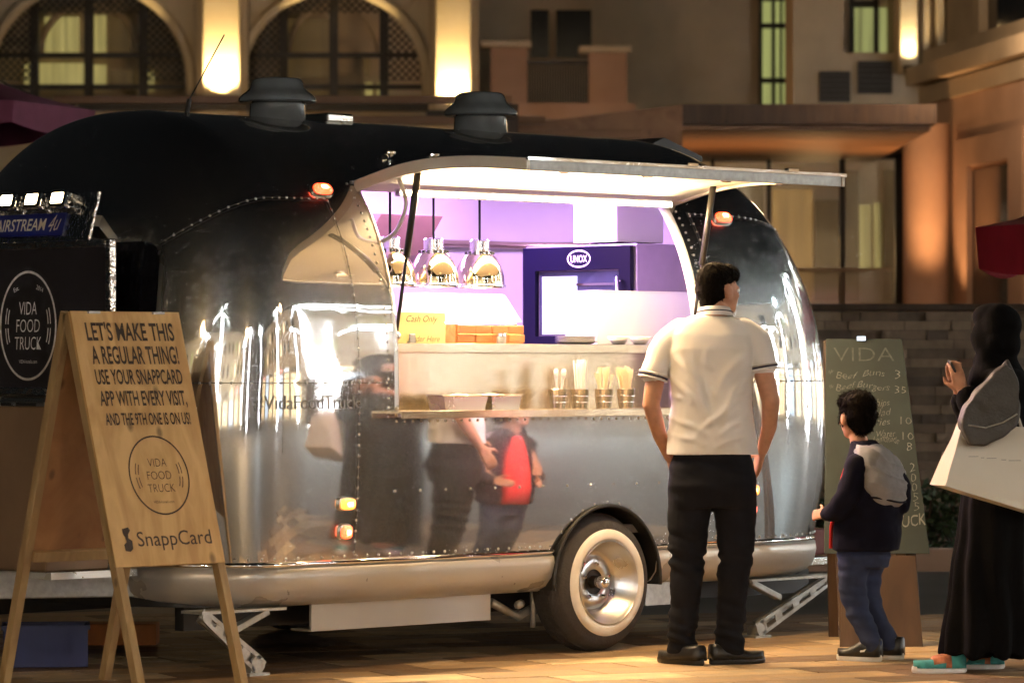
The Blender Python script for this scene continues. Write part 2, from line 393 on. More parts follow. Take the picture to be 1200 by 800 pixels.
def both(off, name, m, cut=True):
    a = skin(off, cut, False, name, m, T); b = skin(off, False, True, name, m, T)
    a.add(b.v, b.f); me = a.mesh(name)
    bm = bmesh.new(); bm.from_mesh(me); bmesh.ops.remove_doubles(bm, verts=bm.verts, dist=1e-4)
    bmesh.ops.dissolve_degenerate(bm, edges=bm.edges, dist=1e-5); bmesh.ops.recalc_face_normals(bm, faces=bm.faces); bm.to_mesh(me); bm.free()
    for p in me.polygons: p.use_smooth = True
    return ob(name, me, m, T)
both(0, 'shell', 'shell'); both(-.045, 'inner_lining', 'white')
# plan curve at a height, sampled all round (serving side, then the far side)
def plan(z, off=0): return [sh(v, z, off) for v in VS]
def sweep(profile, name, m, gap=None, smooth=True):    # profile: (outward offset, z) swept round the body
    mb = MB()
    for far in (False, True):
        cols = []
        for v in VS:
            X = XF + (XR - XF) * v if 0 <= v <= 1 else 99
            base = sh(v, ZB, 0, far); n_ = sh(v, ZB, .1, far) - base; n_.z = 0; n_.normalize()
            if v <= -.99: n_ = V((-1, 0, 0))
            if v >= 1.99: n_ = V((1, 0, 0))
            cols.append((X, [base + n_ * o + V((0, 0, z - ZB)) for o, z in profile]))
        for (xa, a), (xb, b) in zip(cols, cols[1:]):
            if gap and (xa + xb) / 2 < gap and (xa + xb) / 2 > -gap: continue
            mb.add(a + b, [(k, k+1, len(a)+k+1, len(a)+k) for k in range(len(a) - 1)])
    return mb.build(name, m, T, smooth=smooth)
sweep([(.0, .502), (.012, .497), (.014, .482), (.004, .476)], 'rub_rail', 'chrome', ARCH - .01)
sweep([(-.002, .476), (.010, .468), (.016, .43), (.004, .37), (-.035, .325), (-.10, .298), (-.22, .288)], 'belly_wrap', 'bellypaint', ARCH - .012)
# belly floor
mb = MB(); pl = [p + (V((0, B0, 0)) - V((0, p.y, 0))) * .12 for p in plan(ZB)]; pf = [V((p.x, 2*B0 - p.y, p.z)) for p in pl][::-1]
poly = [V((p.x, p.y, .30)) for p in pl if abs(p.x) > .4] ; polyf = [V((p.x, p.y, .30)) for p in pf if abs(p.x) > .4]
mb.prism(poly + polyf, (0, 0, .06)); mb.build('underfloor', 'black', T)
mb = MB(); mb.box((-1.9, .08, .56), (1.5, 2.3, .60)); mb.build('floor', 'galv', T)
# wheel arch
for sd in (0, 1):
    Yo = .012 if sd == 0 else 2.388; dr = 1 if sd == 0 else -1
    mb = MB(); arc = [(ARCH * cos(A), AXZ + ARCH * sin(A)) for A in [pi * (-.02 + 1.04 * i / 32) for i in range(33)]]
    vs = [];
    for x, z in arc:
        for y, k in ((Yo, 1.), (Yo + dr * .34, 1.)): vs.append((x, y, z))
    mb.add(vs, [(2*i, 2*i+1, 2*i+3, 2*i+2) for i in range(32)])
    mb.prism([(x, Yo + dr * .34, z) for x, z in arc], (0, dr * .02, 0))
    mb.build('wheel_well', 'black', T)
    mb = MB(); mb.tube([(x * 1.012, Yo - dr * .002, AXZ + (z - AXZ) * 1.012) for x, z in arc], .009, 6); mb.build('arch_trim', 'black', T, smooth=True)
# ---- wheels
def wheel(side):
    dr = -1 if side == 0 else 1; y0 = .015 if side == 0 else 2.385
    w = empty('wheel', (0, y0, AXZ)); w.parent = T
    a = MB(); a.lathe([(.238, .004), (.25, .0), (.262, -.004), (.29, -.012), (.305, -.022), (.318, -.045), (.328, -.065), (.330, -.08), (.330, -.15), (.328, -.165), (.318, -.19), (.29, -.205), (.24, -.21), (.2, -.18)], axis='Y', n=64)
    for p in a.v: p.y *= dr
    for k in range(64):                               # tread blocks
        A = 2*pi*k/64; ca, sa = cos(A), sin(A)
        for y in (-.085, -.115, -.142):
            a.bar((.3285*ca, dr*(y-.010), .3285*sa), (.3285*ca, dr*(y+.010), .3285*sa), .022, .008, V((ca, 0, sa)))
    t = a.build('tyre', 'rubber', w, auto=40)
    a = MB(); a.lathe([(.202, .0), (.204, .009), (.215, .012), (.235, .011), (.252, .005), (.256, -.003)], axis='Y', n=64)
    for p in a.v: p.y *= dr
    a.build('whitewall', 'whitewall', w, smooth=True)
    a = MB(); a.lathe([(.204, .0), (.203, .012), (.198, .015), (.192, .006), (.188, -.012), (.178, -.020), (.172, -.05), (.160, -.058), (.152, -.085), (.138, -.092), (.130, -.098), (.118, -.090), (.108, -.084), (.068, -.084), (.060, -.090)], axis='Y', n=64)
    for p in a.v: p.y *= dr
    r = a.build('rim', 'rimsteel', w, auto=50)
    a = MB(); a.lathe([(.068, -.088), (.064, -.098), (.030, -.098), (.030, -.045), (.026, -.038), (.0, -.036)], axis='Y', n=24)
    for p in a.v: p.y *= dr
    a.build('hub_bearing', 'black', w, auto=50)
    a = MB(); a.lathe([(.030, -.06), (.030, -.02), (.026, -.008), (.016, -.003), (.0, -.002)], axis='Y', n=24)
    for p in a.v: p.y *= dr
    a.build('hub_cap', 'chrome', w, auto=50)
    for k in range(5):
        A = 2*pi*k/5 + .3; a = MB(); a.lathe([(.012, -.092), (.012, -.072), (.007, -.062), (.0, -.06)], c=(.085*cos(A), 0, .085*sin(A)), axis='Y', n=6)
        for p in a.v: p.y *= dr
        a.build('lug_nut', 'chrome', r)
wheel(0); wheel(1)
a = MB(); a.tube([(0, .15, AXZ), (0, 2.25, AXZ)], .04, 10); a.build('axle', 'black', T)
# ---- rivets, seam strips
riv = MB(); octv = [(1,0,0),(0,1,0),(-1,0,0),(0,-1,0),(0,0,1)]
def rivet(p, nrm, r=.0074):
    nrm = nrm.normalized(); q = nrm.to_track_quat('Z', 'Y'); n_ = 6
    vs = [p + q @ V((r*cos(2*pi*k/n_), r*sin(2*pi*k/n_), 0)) for k in range(n_)] + [p + q @ V((r*.6*cos(2*pi*k/n_), r*.6*sin(2*pi*k/n_), r*.55)) for k in range(n_)] + [p + nrm * r * .7]
    riv.add(vs, [(k, (k+1) % n_, n_ + (k+1) % n_, n_ + k) for k in range(n_)] + [(n_+k, n_ + (k+1) % n_, 2*n_) for k in range(n_)])
def along(fn, t0, t1, step):                      # walk a curve v,z = fn(t) in even steps
    out = []; N = 400; last = None; acc = step
    for i in range(N + 1):
        v, z = fn(t0 + (t1 - t0) * i / N); p = sh(v, z)
        if last is not None: acc += (p - last).length
        last = p
        if acc >= step: out.append((v, z)); acc = 0
    return out
def rivets(fn, t0=0., t1=1., step=.045, r=.0074):
    for v, z in along(fn, t0, t1, step):
        p = sh(v, z, .0008); rivet(p, sh(v, z, .05) - p, r)
def strip(fn, w, name, off=.0012, n=80, m='shell'):
    mb = MB(); pts = [fn(i / n) for i in range(n + 1)]; P0 = [sh(v, z, off) for v, z in pts]; rows = []
    for i, p in enumerate(P0):
        t = (P0[min(i+1, n)] - P0[max(i-1, 0)]).normalized(); nn = (sh(*pts[i], .05) - p).normalized(); b = nn.cross(t).normalized()
        rows.append([p - b * w/2, p + b * w/2])
    for r0, r1 in zip(rows, rows[1:]): mb.add(r0 + r1, [(0,1,3,2)])
    return mb.build(name, m, T, smooth=True)
vS1 = vx(-1.63); vS2 = vx(.80)
top1 = lambda t: (-.62 + (vS1 + .62) * t, 2.12 - .22 * (1 - t) ** 2.2)             # arched seam over the front corner
top2 = lambda t: (vS2 + (1.75 - vS2) * t, 2.12 - .22 * t ** 2)
for fn in ((lambda t: (-.98 + (vx(OX0) - .005 + .98) * t, 1.29)), (lambda t: (vx(OX1) + .005 + (1.98 - vx(OX1)) * t, 1.29)),
           (lambda t: (vS1, .53 + 1.6 * t)), (lambda t: (vS2, .53 + 1.6 * t)), top1, top2,
           (lambda t: (-.62, 1.29 + .60 * t)), (lambda t: (1.7, .53 + 1.45 * t))):
    strip(fn, .026, 'seam_strip'); strip(fn, .0035, 'seam_gap', .0022, m='seamdark'); rivets(fn)
rivets(lambda t: (vx(OX0) - .016, OZ0 + (OZ1 - OZ0) * t), step=.04); rivets(lambda t: (vx(OX1) + .016, OZ0 + (OZ1 - OZ0) * t), step=.04)
rivets(lambda t: (-.98 + (vx(-.37) + .98) * t, .515), step=.06); rivets(lambda t: (vx(.40) + (1.98 - vx(.40)) * t, .515), step=.06)
rivets(lambda t: (vx(OX0) + (vx(OX1) - vx(OX0)) * t, .80), step=.16); rivets(lambda t: (vx(OX0) + (vx(OX1) - vx(OX0)) * t, OZ0 - .02), step=.05)
for i in range(13):
    A = pi * (.08 + .84 * i / 12); p = sh(vx((ARCH + .022) * cos(A)), AXZ + (ARCH + .022) * sin(A)); 
    if p.z > .52: rivet(p, V((0, -1, 0)), .006)
tag(riv.build('rivets', 'alu', T, smooth=True), kind='stuff')
# opening frame
mb = MB(); fr_ = [sh(vx(OX0), OZ0 + (OZ1 - OZ0) * i / 20, -.02) for i in range(21)]; fr2 = [sh(vx(OX1), OZ0 + (OZ1 - OZ0) * i / 20, -.02) for i in range(21)]
mb.tube(fr_, .026, 6); mb.build('opening_frame', 'alu', T, smooth=True); mb = MB(); mb.tube(fr2, .026, 6); mb.build('opening_frame', 'white', T, smooth=True)
mb = MB(); ph = sh(vx(0), OZ1); mb.box((OX0 - .02, ph.y - .004, OZ1 - .03), (OX1 + .02, ph.y + .05, OZ1 + .012)); mb.build('opening_header', 'alu', T)
# ---- serving hatch
H0 = (ph.y - .012, OZ1 + .012)
hp = [H0, (.05, 2.262), (-.12, 2.288), (-.308, 2.300), (-.55, 2.296), (-.845, 2.275)]
def smoothcurve(p, n=5):
    out = []
    for i in range(len(p) - 1):
        p0 = p[max(i-1, 0)]; p1 = p[i]; p2 = p[i+1]; p3 = p[min(i+2, len(p)-1)]
        for k in range(n):
            t = k / n; out.append(tuple(.5 * ((2*b) + (-a + c)*t + (2*a - 5*b + 4*c - d)*t*t + (-a + 3*b - 3*c + d)*t**3) for a, b, c, d in zip(p0, p1, p2, p3)))
    return out + [p[-1]]
hc = smoothcurve(hp, 6); hat = empty('serving_hatch', (0, 0, 0)); hat.parent = T
HX0, HX1 = -1.415, .74
mb = MB(); vs = []
for (y, z) in hc: vs += [(HX0, y, z), (HX1, y, z)]
mb.add(vs, [(2*i, 2*i+1, 2*i+3, 2*i+2) for i in range(len(hc)-1)])
mb.box((HX0 - .0, hc[-1][0] - .01, hc[-1][1] - .01), (HX1, hc[-1][0] + .004, hc[-1][1] + .004))
mb.build('hatch_skin', 'shell', hat, smooth=False)
mb = MB(); vs = []
for (y, z) in hc: vs += [(HX0 + .02, y, z - .045), (HX1 - .02, y, z - .045)]
mb.add(vs, [(2*i, 2*i+1, 2*i+3, 2*i+2) for i in range(len(hc)-1)]); mb.build('hatch_lining', 'cream', hat, smooth=True)
for X, nm in ((HX0 + .002, 'end'), (HX1 - .022, 'end')):
    mb = MB(); mb.prism([(X, y, z - .002) for y, z in hc] + [(X, y, z - .056) for y, z in hc[::-1]], (.02, 0, 0)); mb.build('hatch_end_rail', 'cream', hat)
y, z = hc[-1]; mb = MB(); mb.box((HX0 + .004, y + .006, z - .056), (HX1 - .004, y + .03, z - .004)); mb.build('hatch_front_rail', 'galv', hat, bevel=.003)
for X in (-.95, -.40, .14, .55):
    mb = MB(); mb.lathe([(.03, 0), (.03, -.012), (.022, -.02), (0, -.022)], c=(X, -.62, 2.247), n=16); d = mb.build('downlight', 'chrome', hat, smooth=True)
    L = light('downlight_beam', 'SPOT', (X, -.62, 2.20), 40, (1, .66, .32), hat, r=.03, spot_size=radians(130), spot_blend=.8); aim(L, (0, .05, -1))
for X in (-.35, .35):
    mb = MB(); mb.box((X - .035, -.862, 2.272), (X + .035, -.83, 2.292)); mb.build('latch', 'chrome', hat, bevel=.003)
mb = MB(); mb.box((-1.25, .10, 2.150), (.55, .115, 2.165)); mb.build('led_strip', 'ledwarm', hat)
mb = MB(); mb.box((-1.27, .115, 2.140), (.57, .15, 2.175)); mb.build('led_channel', 'alu', hat)
L = light('hatch_light', 'AREA', (-.35, .06, 2.158), 92, (1, .64, .30), hat, shape='RECTANGLE', size=1.7, size_y=.05); aim(L, (0, -1, -.55))
L = light('hatch_uplight', 'AREA', (-.35, .07, 2.165), 9, (1, .72, .42), hat, shape='RECTANGLE', size=1.7, size_y=.04); aim(L, (0, -1, .5))
# struts
for xt, yt, xb, yb, X in ((467, 222, 458, 384, -1.36), (824, 238, 799, 410, .63)):
    a_ = onX(xt, yt, X); a_ = V((X, -.10, 2.245)); b_ = V((X, .045, 1.50)); md = a_.lerp(b_, .52)
    s_ = MB(); s_.tube([a_, md], .016, 10); o = s_.build('gas_strut', 'black', T, smooth=True)
    s_ = MB(); s_.tube([md, b_], .008, 8); s_.build('rod', 'black', o, smooth=True)
    s_ = MB(); s_.ell(b_, (.022, .022, .022), 10, 6); s_.build('ball_joint', 'chrome', o, smooth=True)
cb = MB(); cb.tube(smoothcurve([(-1.33, .06, 2.22), (-1.34, -.0, 2.10), (-1.345, .06, 1.98), (-1.36, .14, 1.93)], 6), .010, 6); cb.build('cable', 'white', T, smooth=True)
# ---- counter and shelves
mb = MB(); mb.box((OX0 - .06, -.10, 1.150), (OX1 + .05, .26, 1.162)); mb.box((OX0 - .06, -.10, 1.128), (OX1 + .05, -.092, 1.150)); mb.build('serving_shelf', 'steel', T, bevel=.002)
mb = MB(); mb.box((OX0 - .03, .26, 1.12), (OX1 + .03, .272, 1.452)); mb.build('counter_front', 'steel', T)
mb = MB(); mb.box((OX0 - .03, .20, 1.452), (1.3, .62, 1.470)); mb.box((OX0 - .03, .20, 1.428), (1.3, .206, 1.452)); mb.build('counter_top', 'steel', T, bevel=.002)
mb = MB(); mb.box((.72, .70, .60), (1.62, 1.75, 1.36)); mb.build('cabinet', 'steel', T, bevel=.004)
mb = MB(); mb.box((-1.85, 1.70, .60), (.60, 2.26, 1.44)); mb.build('back_worktop', 'steel', T, bevel=.004)
mb = MB(); mb.tube([sh(.80 + .9 * i / 30, 2.06, -.07, True) for i in range(31)], .020, 10); mb.build('wall_pipe', 'steel', T, smooth=True)
mb = MB(); mb.box((.95, .85, 2.0), (1.30, 1.16, 2.26)); mb.build('extractor_hood', 'white', T, bevel=.004)
mb = MB(); mb.prism([(.02, 1.62, 2.14), (.02, 2.16, 2.14), (.02, 2.16, 1.70), (.02, 1.78, 1.94)], (.44, 0, 0)); mb.build('wall_cupboard', 'cupboard', T, bevel=.004)
for Y, X0, X1, zz, mm in ((1.72, -1.3, .5, 2.38, 'ledpurple'),):
    mb = MB(); mb.box((X0, Y, zz), (X1, Y + .03, zz + .012)); mb.build('ceiling_led_strip', mm, T)
L = light('ceiling_light', 'AREA', (-.1, 1.35, 2.37), 190, (.74, .40, 1), T, shape='RECTANGLE', size=2.0, size_y=.3)
L = light('galley_light', 'AREA', (-.3, .205, 2.14), 32, (1, .80, .54), T, shape='RECTANGLE', size=1.6, size_y=.12)
# ---- front window, sign panel, nameplate and lamps
def patch(v0, v1, z0, z1, r, off, name, m, parent=T, n=40):
    mb = MB(); cols = []; Ls = [0]
    for i in range(n): Ls.append(Ls[-1] + (sh(v0 + (v1-v0)*(i+1)/n, (z0+z1)/2) - sh(v0 + (v1-v0)*i/n, (z0+z1)/2)).length)
    for i in range(n + 1):
        v = v0 + (v1 - v0) * i / n; s_ = min(Ls[i], Ls[-1] - Ls[i]); dz = 0 if s_ >= r else r - sqrt(max(0, r*r - (r - s_)**2))
        a, b = z0 + dz, z1 - dz; cols.append([sh(v, a + (b - a) * j / 14, off) for j in range(15)])
    for c0, c1 in zip(cols, cols[1:]): mb.add(c0 + c1, [(j, j+1, 16+j, 15+j) for j in range(14)])
    return mb.build(name, m, parent, smooth=True)
patch(-.998, -.60, 1.33, 1.915, .09, .010, 'front_window', 'blackglass')
patch(-.998, -.585, 1.315, 1.93, .10, .005, 'window_surround', 'alu')
# flat stone-guard panel carrying the logo
PX = -2.70; YR = .47; YL = 1.62; Z0, Z1 = 1.27, 1.885; YC = 1.02; ZC = 1.545
sp = empty('sign_panel', (PX, YC, Z0)); sp.parent = T; spi = Matrix.Translation(-V((PX, YC, Z0)))
def sub(o): o.data.transform(spi); return o
mb = MB(); mb.box((PX, YR, Z0), (PX + .025, YL, Z1)); sub(mb.build('panel_board', 'signblack', sp))
for a_, b_ in (((PX - .008, YR - .035, Z0 - .035), (PX + .03, YR, Z1 + .035)), ((PX - .008, YL, Z0 - .035), (PX + .03, YL + .035, Z1 + .035)), ((PX - .008, YR, Z1), (PX + .03, YL, Z1 + .035)), ((PX - .008, YR, Z0 - .035), (PX + .03, YL, Z0))):
    mb = MB(); mb.box(a_, b_); sub(mb.build('panel_frame', 'foil', sp, bevel=.006))
Un = V((0, -1, 0)); Uz = V((0, 0, 1)); O = V((PX - .003, YC, ZC))
sub(annulus('logo_ring', 'chalkwhite', O, Un, Uz, .200, .240, .011, sp))
for sg in (-1, 1):
    for rr in (.145, .162):
        for a0, a1 in ((-.42, -.06), (.04, .40)):
            sub(annulus('logo_arc', 'chalkwhite', O, Un * sg, Uz, rr, rr * 1.25, .006, sp, a0, a1, 12))
for s_, dz, w_, h_ in (('VIDA', .078, .125, .058), ('FOOD', 0, .17, .058), ('TRUCK', -.078, .19, .058)):
    sub(text('lettering', s_, 'chalkwhite', O + Uz * dz, Un, Uz, w_, h_, sp, bold=-.008, shear=.08))
sub(text('lettering', 'VIDA-hotels.com', 'chalkwhite', O - Uz * .16, Un, Uz, .13, .016, sp))
sub(text('lettering', 'Est.', 'chalkwhite', O + Uz * .165 - Un * .085, (Un + Uz * .35).normalized(), (Uz - Un * .35).normalized(), .038, .020, sp))
sub(text('lettering', '2014', 'chalkwhite', O + Uz * .165 + Un * .085, (Un - Uz * .35).normalized(), (Uz + Un * .35).normalized(), .05, .020, sp))
# brackets tying the panel to the body, lamp bar with nameplate
for Y in (.62, 1.5):
    mb = MB(); mb.bar((PX + .03, Y, 1.24), (sh(-.8, 1.24).x + .1, Y, 1.24), .05, .03); mb.build('bracket', 'foil', T)
NP = V((-2.62, onX(33, 250, -2.62).y, 2.03)); U2 = Un; V2 = V((.28, 0, .96)).normalized(); N2 = V2.cross(U2).normalized()
if N2.x > 0: N2 = -N2
def quadbox(O, U, Vv, N, w, h, t): 
    mb = MB(); Mx = Matrix((U.to_4d(), N.to_4d(), Vv.to_4d(), (0, 0, 0, 1))).transposed(); Mx.translation = O
    for c in range(3): Mx[3][c] = 0
    Mx[3][3] = 1; mb.box((-w/2, -t, -h/2), (w/2, 0, h/2), Mx); return mb
quadbox(NP - N2 * .004, U2, V2, N2, .92, .24, .02).build('lamp_mount', 'foil', T, bevel=.006)
mb = MB(); mb.bar(NP - N2 * .02, (-2.2, NP.y, NP.z - .02), .5, .05); mb.build('mount_arm', 'alu', T)
npl = quadbox(NP + N2 * .008 - V2 * .035, U2, V2, N2, .56, .105, .01).build('nameplate', 'plateblue', T, bevel=.003)
text('lettering', 'AIRSTREAM', 'gold', NP + N2 * .010 - V2 * .035 - U2 * .030, U2, V2, .36, .055, npl, bold=.012)
text('lettering', '4u', 'gold', NP + N2 * .010 - V2 * .030 + U2 * .215, (U2 + V2 * .15).normalized(), V2, .085, .075, npl, shear=.4, bold=-.004)
for dY in (.235, .05, -.135, -.32):
    c = NP + U2 * dY + V2 * .075
    lm = quadbox(c + N2 * .045, U2, V2, N2, .125, .085, .045).build('flood_lamp', 'chrome', T, bevel=.014)
    quadbox(c + N2 * .0475, U2, V2, N2, .100, .064, .030).build('lens', 'floodlens', lm, bevel=.013)
    L = light('lamp_beam', 'SPOT', c + N2 * .06, 6, (1, .8, .5), T, r=.03, spot_size=radians(110), spot_blend=.6); aim(L, N2 - V((0, 0, .4)))
# ---- marker and tail lamps
def marker(v, z, w, h, lens, hot, nm):
    p = sh(v, z); nn = (sh(v, z, .05) - p).normalized(); t_ = (sh(v + .01, z) - sh(v - .01, z)).normalized(); u_ = nn.cross(t_)
    base = MB()
    def oval(d, k): return [p + nn * d + t_ * (w * k * math.copysign(abs(cos(A)) ** .6, cos(A))) + u_ * (h * k * math.copysign(abs(sin(A)) ** .6, sin(A))) for A in [2*pi*i/20 for i in range(20)]]
    base.loft([oval(-.004, 1.25), oval(.012, 1.2), oval(.014, 1.05)]); b = base.build(nm, 'alu', T, auto=40)
    q = MB(); q.loft([oval(.010, 1.0), oval(.026, .95), oval(.034, .7)]); q.build('lens', lens, b, auto=50)
    q = MB(); q.loft([oval(.030, .42), oval(.0365, .36)]); q.build('bulb', hot, b, smooth=True)
marker(vx(-1.64), 2.155, .052, .028, 'redlens', 'redhot', 'marker_lamp')
marker(vx(1.03), 2.10, .052, .028, 'redlens', 'redhot', 'marker_lamp')
marker(vx(-1.70), .75, .042, .026, 'amber', 'redhot', 'side_lamp'); marker(vx(-1.70), .625, .03, .03, 'redlens', 'redhot', 'side_lamp')
marker(vx(1.03), .75, .042, .026, 'amber', 'redhot', 'side_lamp'); marker(vx(1.03), .655, .03, .03, 'redlens', 'redhot', 'side_lamp')
# hashtag lettering following the skin
def pix(p):
    d = p - CAM; k = d.dot(FW); return 600 + FPX * d.dot(RT) / k
vt = [-.9 + 1.4 * i / 280 for i in range(281)]; lt = [0.]
for a_, b_ in zip(vt, vt[1:]): lt.append(lt[-1] + (sh(b_, 1.2) - sh(a_, 1.2)).length)
def v_at(s_):
    for k in range(280):
        if lt[k+1] >= s_: return vt[k] + (vt[k+1] - vt[k]) * (s_ - lt[k]) / (lt[k+1] - lt[k])
    return vt[-1]
def s_px(x): return min(zip([abs(pix(sh(v, 1.2)) - x) for v in vt], lt))[1]
sA, sB = s_px(297), s_px(421)
text('lettering', '#VidaFoodTruck', 'greyprint', (0, 0, 0), (1, 0, 0), (0, 0, 1), sB - sA, .062, T, bold=-.006, warp=lambda a, b: sh(v_at((sA + sB) / 2 + a), 1.205 + b, .0035))
# ---- roof vents, aerial, low roof hatch
def roof_z(Y):
    lo, hi = 1.3, HT
    for _ in range(40):
        m_ = (lo + hi) / 2
        if prof(m_)[0] > abs(Y - B0): lo = m_
        else: hi = m_
    return lo
for px_, py_ in ((325, 90), (563, 112)):
    Y = 1.0; p = onY(px_, py_, Y); zr = roof_z(Y)
    v_ = empty('roof_vent', (p.x, Y, zr - .01)); v_.parent = T
    mb = MB(); mb.lathe([(.15, -.02), (.135, .0), (.13, .075), (.12, .085)], n=32); mb.build('collar', 'ventgrey', v_, auto=40)
    mb = MB(); mb.lathe([(.12, .084), (.176, .078), (.186, .086), (.184, .100), (.168, .118), (.146, .134), (.130, .152), (.124, .172), (.118, .186), (.104, .194), (.06, .199), (.0, .2)], n=40); mb.build('cowl', 'ventgrey', v_, auto=50)
p = onY(372, 130, 1.1); mb = MB(); mb.box((p.x - .07, .95, roof_z(1.0) - .01), (p.x + .10, 1.25, roof_z(1.0) + .035)); mb.build('roof_hatch', 'alu', T, bevel=.01)
p = onY(218, 126, 1.0); mb = MB(); mb.tube([(p.x, 1.0, roof_z(1.0) - .02), (p.x + .02, 1.0, roof_z(1.0) + .06)], .012, 8); mb.tube([(p.x + .02, 1.0, roof_z(1.0) + .06), (p.x + .215, .98, roof_z(1.0) + .37)], .0035, 5); mb.build('aerial', 'black', T)
p = onY(755, 165, 1.3); mb = MB(); mb.prism([(p.x - .08, 1.2, roof_z(1.2) - .02), (p.x + .05, 1.2, roof_z(1.2) + .03), (p.x + .35, 1.2, roof_z(1.2) - .06), (p.x + .35, 1.2, roof_z(1.2) - .09), (p.x - .05, 1.2, roof_z(1.2) - .03)], (0, .3, 0)); mb.build('roof_fin', 'black', T)
# ---- chassis, steps, jacks, drawbar
mb = MB(); a_ = onY(365, 690, .16); b_ = onY(575, 690, .16); mb.box((a_.x, .16, .175), (b_.x, .175, .31)); mb.box((a_.x, .175, .175), (b_.x, .30, .185)); mb.build('chassis_plate', 'bellypaint', T, bevel=.002)
mb = MB(); mb.box((.36, .10, .20), (.62, .12, .31)); mb.build('chassis_plate', 'galv', T)
for Y in (.45, 1.95):
    mb = MB(); mb.box((-2.3, Y - .03, .19), (1.95, Y + .03, .31)); mb.build('chassis_rail', 'black', T)
mb = MB(); mb.tube([(-.55, .25, .25), (-.35, .27, .17), (-.12, .2, .3)], .022, 8); mb.tube([(-.30, .22, .31), (-.30, .22, .12)], .014, 8); mb.tube([(-.50, .12, .24), (-.40, .2, .24)], .02, 8); mb.build('suspension_arm', 'galv', T, smooth=True)
def arm(p, q, w0, w1, th, nm, par, slots=4):      # flat pierced jack arm in an XZ plane
    p = V(p); q = V(q); t_ = (q - p).normalized(); b_ = V((-t_.z, 0, t_.x)); Lg = (q - p).length; mb = MB()
    def W(s): return w0 + (w1 - w0) * s
    n = 24
    for sg in (-1, 1):
        for i in range(n):
            s0, s1 = i/n, (i+1)/n; A0 = p + t_*Lg*s0; A1 = p + t_*Lg*s1
            k = .019
            mb.prism([A0 + b_*sg*W(s0), A1 + b_*sg*W(s1), A1 + b_*sg*(W(s1)-k), A0 + b_*sg*(W(s0)-k)], (0, th, 0))
    for i in range(slots + 1):
        s0 = i / slots; A0 = p + t_ * Lg * s0; h = .026 if 0 < i < slots else .034
        ww = W(s0) - .004; yo = V((0, .002, 0)); mb.prism([A0 + b_*ww - t_*h + yo, A0 + b_*ww + t_*h + yo, A0 - b_*ww + t_*h + yo, A0 - b_*ww - t_*h + yo], (0, th - .004, 0))
    for e_, w_ in ((p, w0), (q, w1)):
        mb.prism([e_ + V((cos(2*pi*k/16)*w_*1.05, -.002, sin(2*pi*k/16)*w_*1.05)) for k in range(16)], (0, th + .004, 0)) if e_ is p else None
        if e_ is q:
            for k in range(14):
                A0, A1 = 2*pi*k/14, 2*pi*(k+1)/14
                mb.prism([e_ + V((cos(A)*r_, 0, sin(A)*r_)) for A, r_ in ((A0, w_), (A1, w_), (A1, w_-.014), (A0, w_-.014))], (0, th + .003, 0))
    return mb.build(nm, 'galv', par)
def jack(P, Q, P2, Q2, Y):
    j = empty('stabiliser_jack', (P.x, Y, .02)); j.parent = T; Mi = Matrix.Translation(-V((P.x, Y, .02)))
    o = arm((P.x, Y, P.z), (Q.x, Y, Q.z), .026, .040, .012, 'pierced_arm', j); o.data.transform(Mi)
    mb = MB(); mb.bar((P.x, Y + .05, P.z), (Q.x, Y + .05, Q.z + .01), .02, .045, V((0, 1, 0)).cross(V((Q.x - P.x, 0, Q.z - P.z)).normalized())); mb.build('rear_arm', 'galv', j).data.transform(Mi)
    mb = MB(); mb.bar((P2.x, Y + .035, P2.z), (Q2.x, Y + .035, Q2.z), .05, .03); mb.build('brace', 'galv', j, bevel=.004).data.transform(Mi)
    mb = MB(); mb.bar((min(P.x, P2.x) - .06, Y + .035, .292), (max(P.x, P2.x) + .06, Y + .035, .292), .14, .012); mb.build('top_plate', 'galv', j).data.transform(Mi)
    mb = MB(); mb.box((Q.x - .06, Y - .01, 0), (Q.x + .06, Y + .09, .012)); mb.box((Q.x - .035, Y + .012, .01), (Q.x + .035, Y + .07, .06)); mb.build('foot_plate', 'galv', j).data.transform(Mi)
for sd in (0, 1):
    Y = .12 if sd == 0 else 2.2
    c0 = [onY(x, y, .12) for x, y in ((243, 700), (303, 768), (318, 693), (272, 742))]
    c1 = [onY(x, y, .12) for x, y in ((973, 664), (893, 736), (884, 672), (918, 700))]
    for c in (c0, c1):
        c = [V((q.x, Y, q.z)) for q in c]; c[0].z = min(c[0].z, .27); c[1].z = .05; c[2].z = min(c[2].z, .28); jack(c[0], c[1], c[2], c[3], Y)
for Y in (.50, 1.9):
    mb = MB(); mb.bar((-2.2, Y, .40), (-3.95, 1.2 + (Y - 1.2) * .12, .42), .07, .12); mb.build('drawbar', 'galv', T, bevel=.006)
mb = MB(); mb.bar((-3.85, 1.2, .44), (-4.15, 1.2, .46), .11, .10); mb.ell((-4.18, 1.2, .46), (.07, .06, .06)); mb.build('coupling', 'galv', T, bevel=.006)
mb = MB(); mb.tube([(-3.7, 1.2, .62), (-3.7, 1.2, .05)], .03, 10); mb.lathe([(.09, 0), (.09, .015), (.03, .05)], c=(-3.7, 1.2, 0), n=16); mb.build('jockey_leg', 'galv', T, auto=40)
bx = MB(); bx.box((-2.97, .55, .47), (-2.62, 1.04, 1.19)); sb = bx.build('storage_box', 'boxtan', T, bevel=.008)
bx = MB(); bx.box((-2.985, .54, 1.19), (-2.61, 1.05, 1.205)); bx.box((-2.98, 1.04, .47), (-2.95, 1.055, 1.19)); bx.build('box_edging', 'alu', sb, bevel=.003)
bx = MB(); bx.box((-2.98, .50, .44), (-2.5, 1.9, .47)); bx.build('box_tray', 'alu', T)
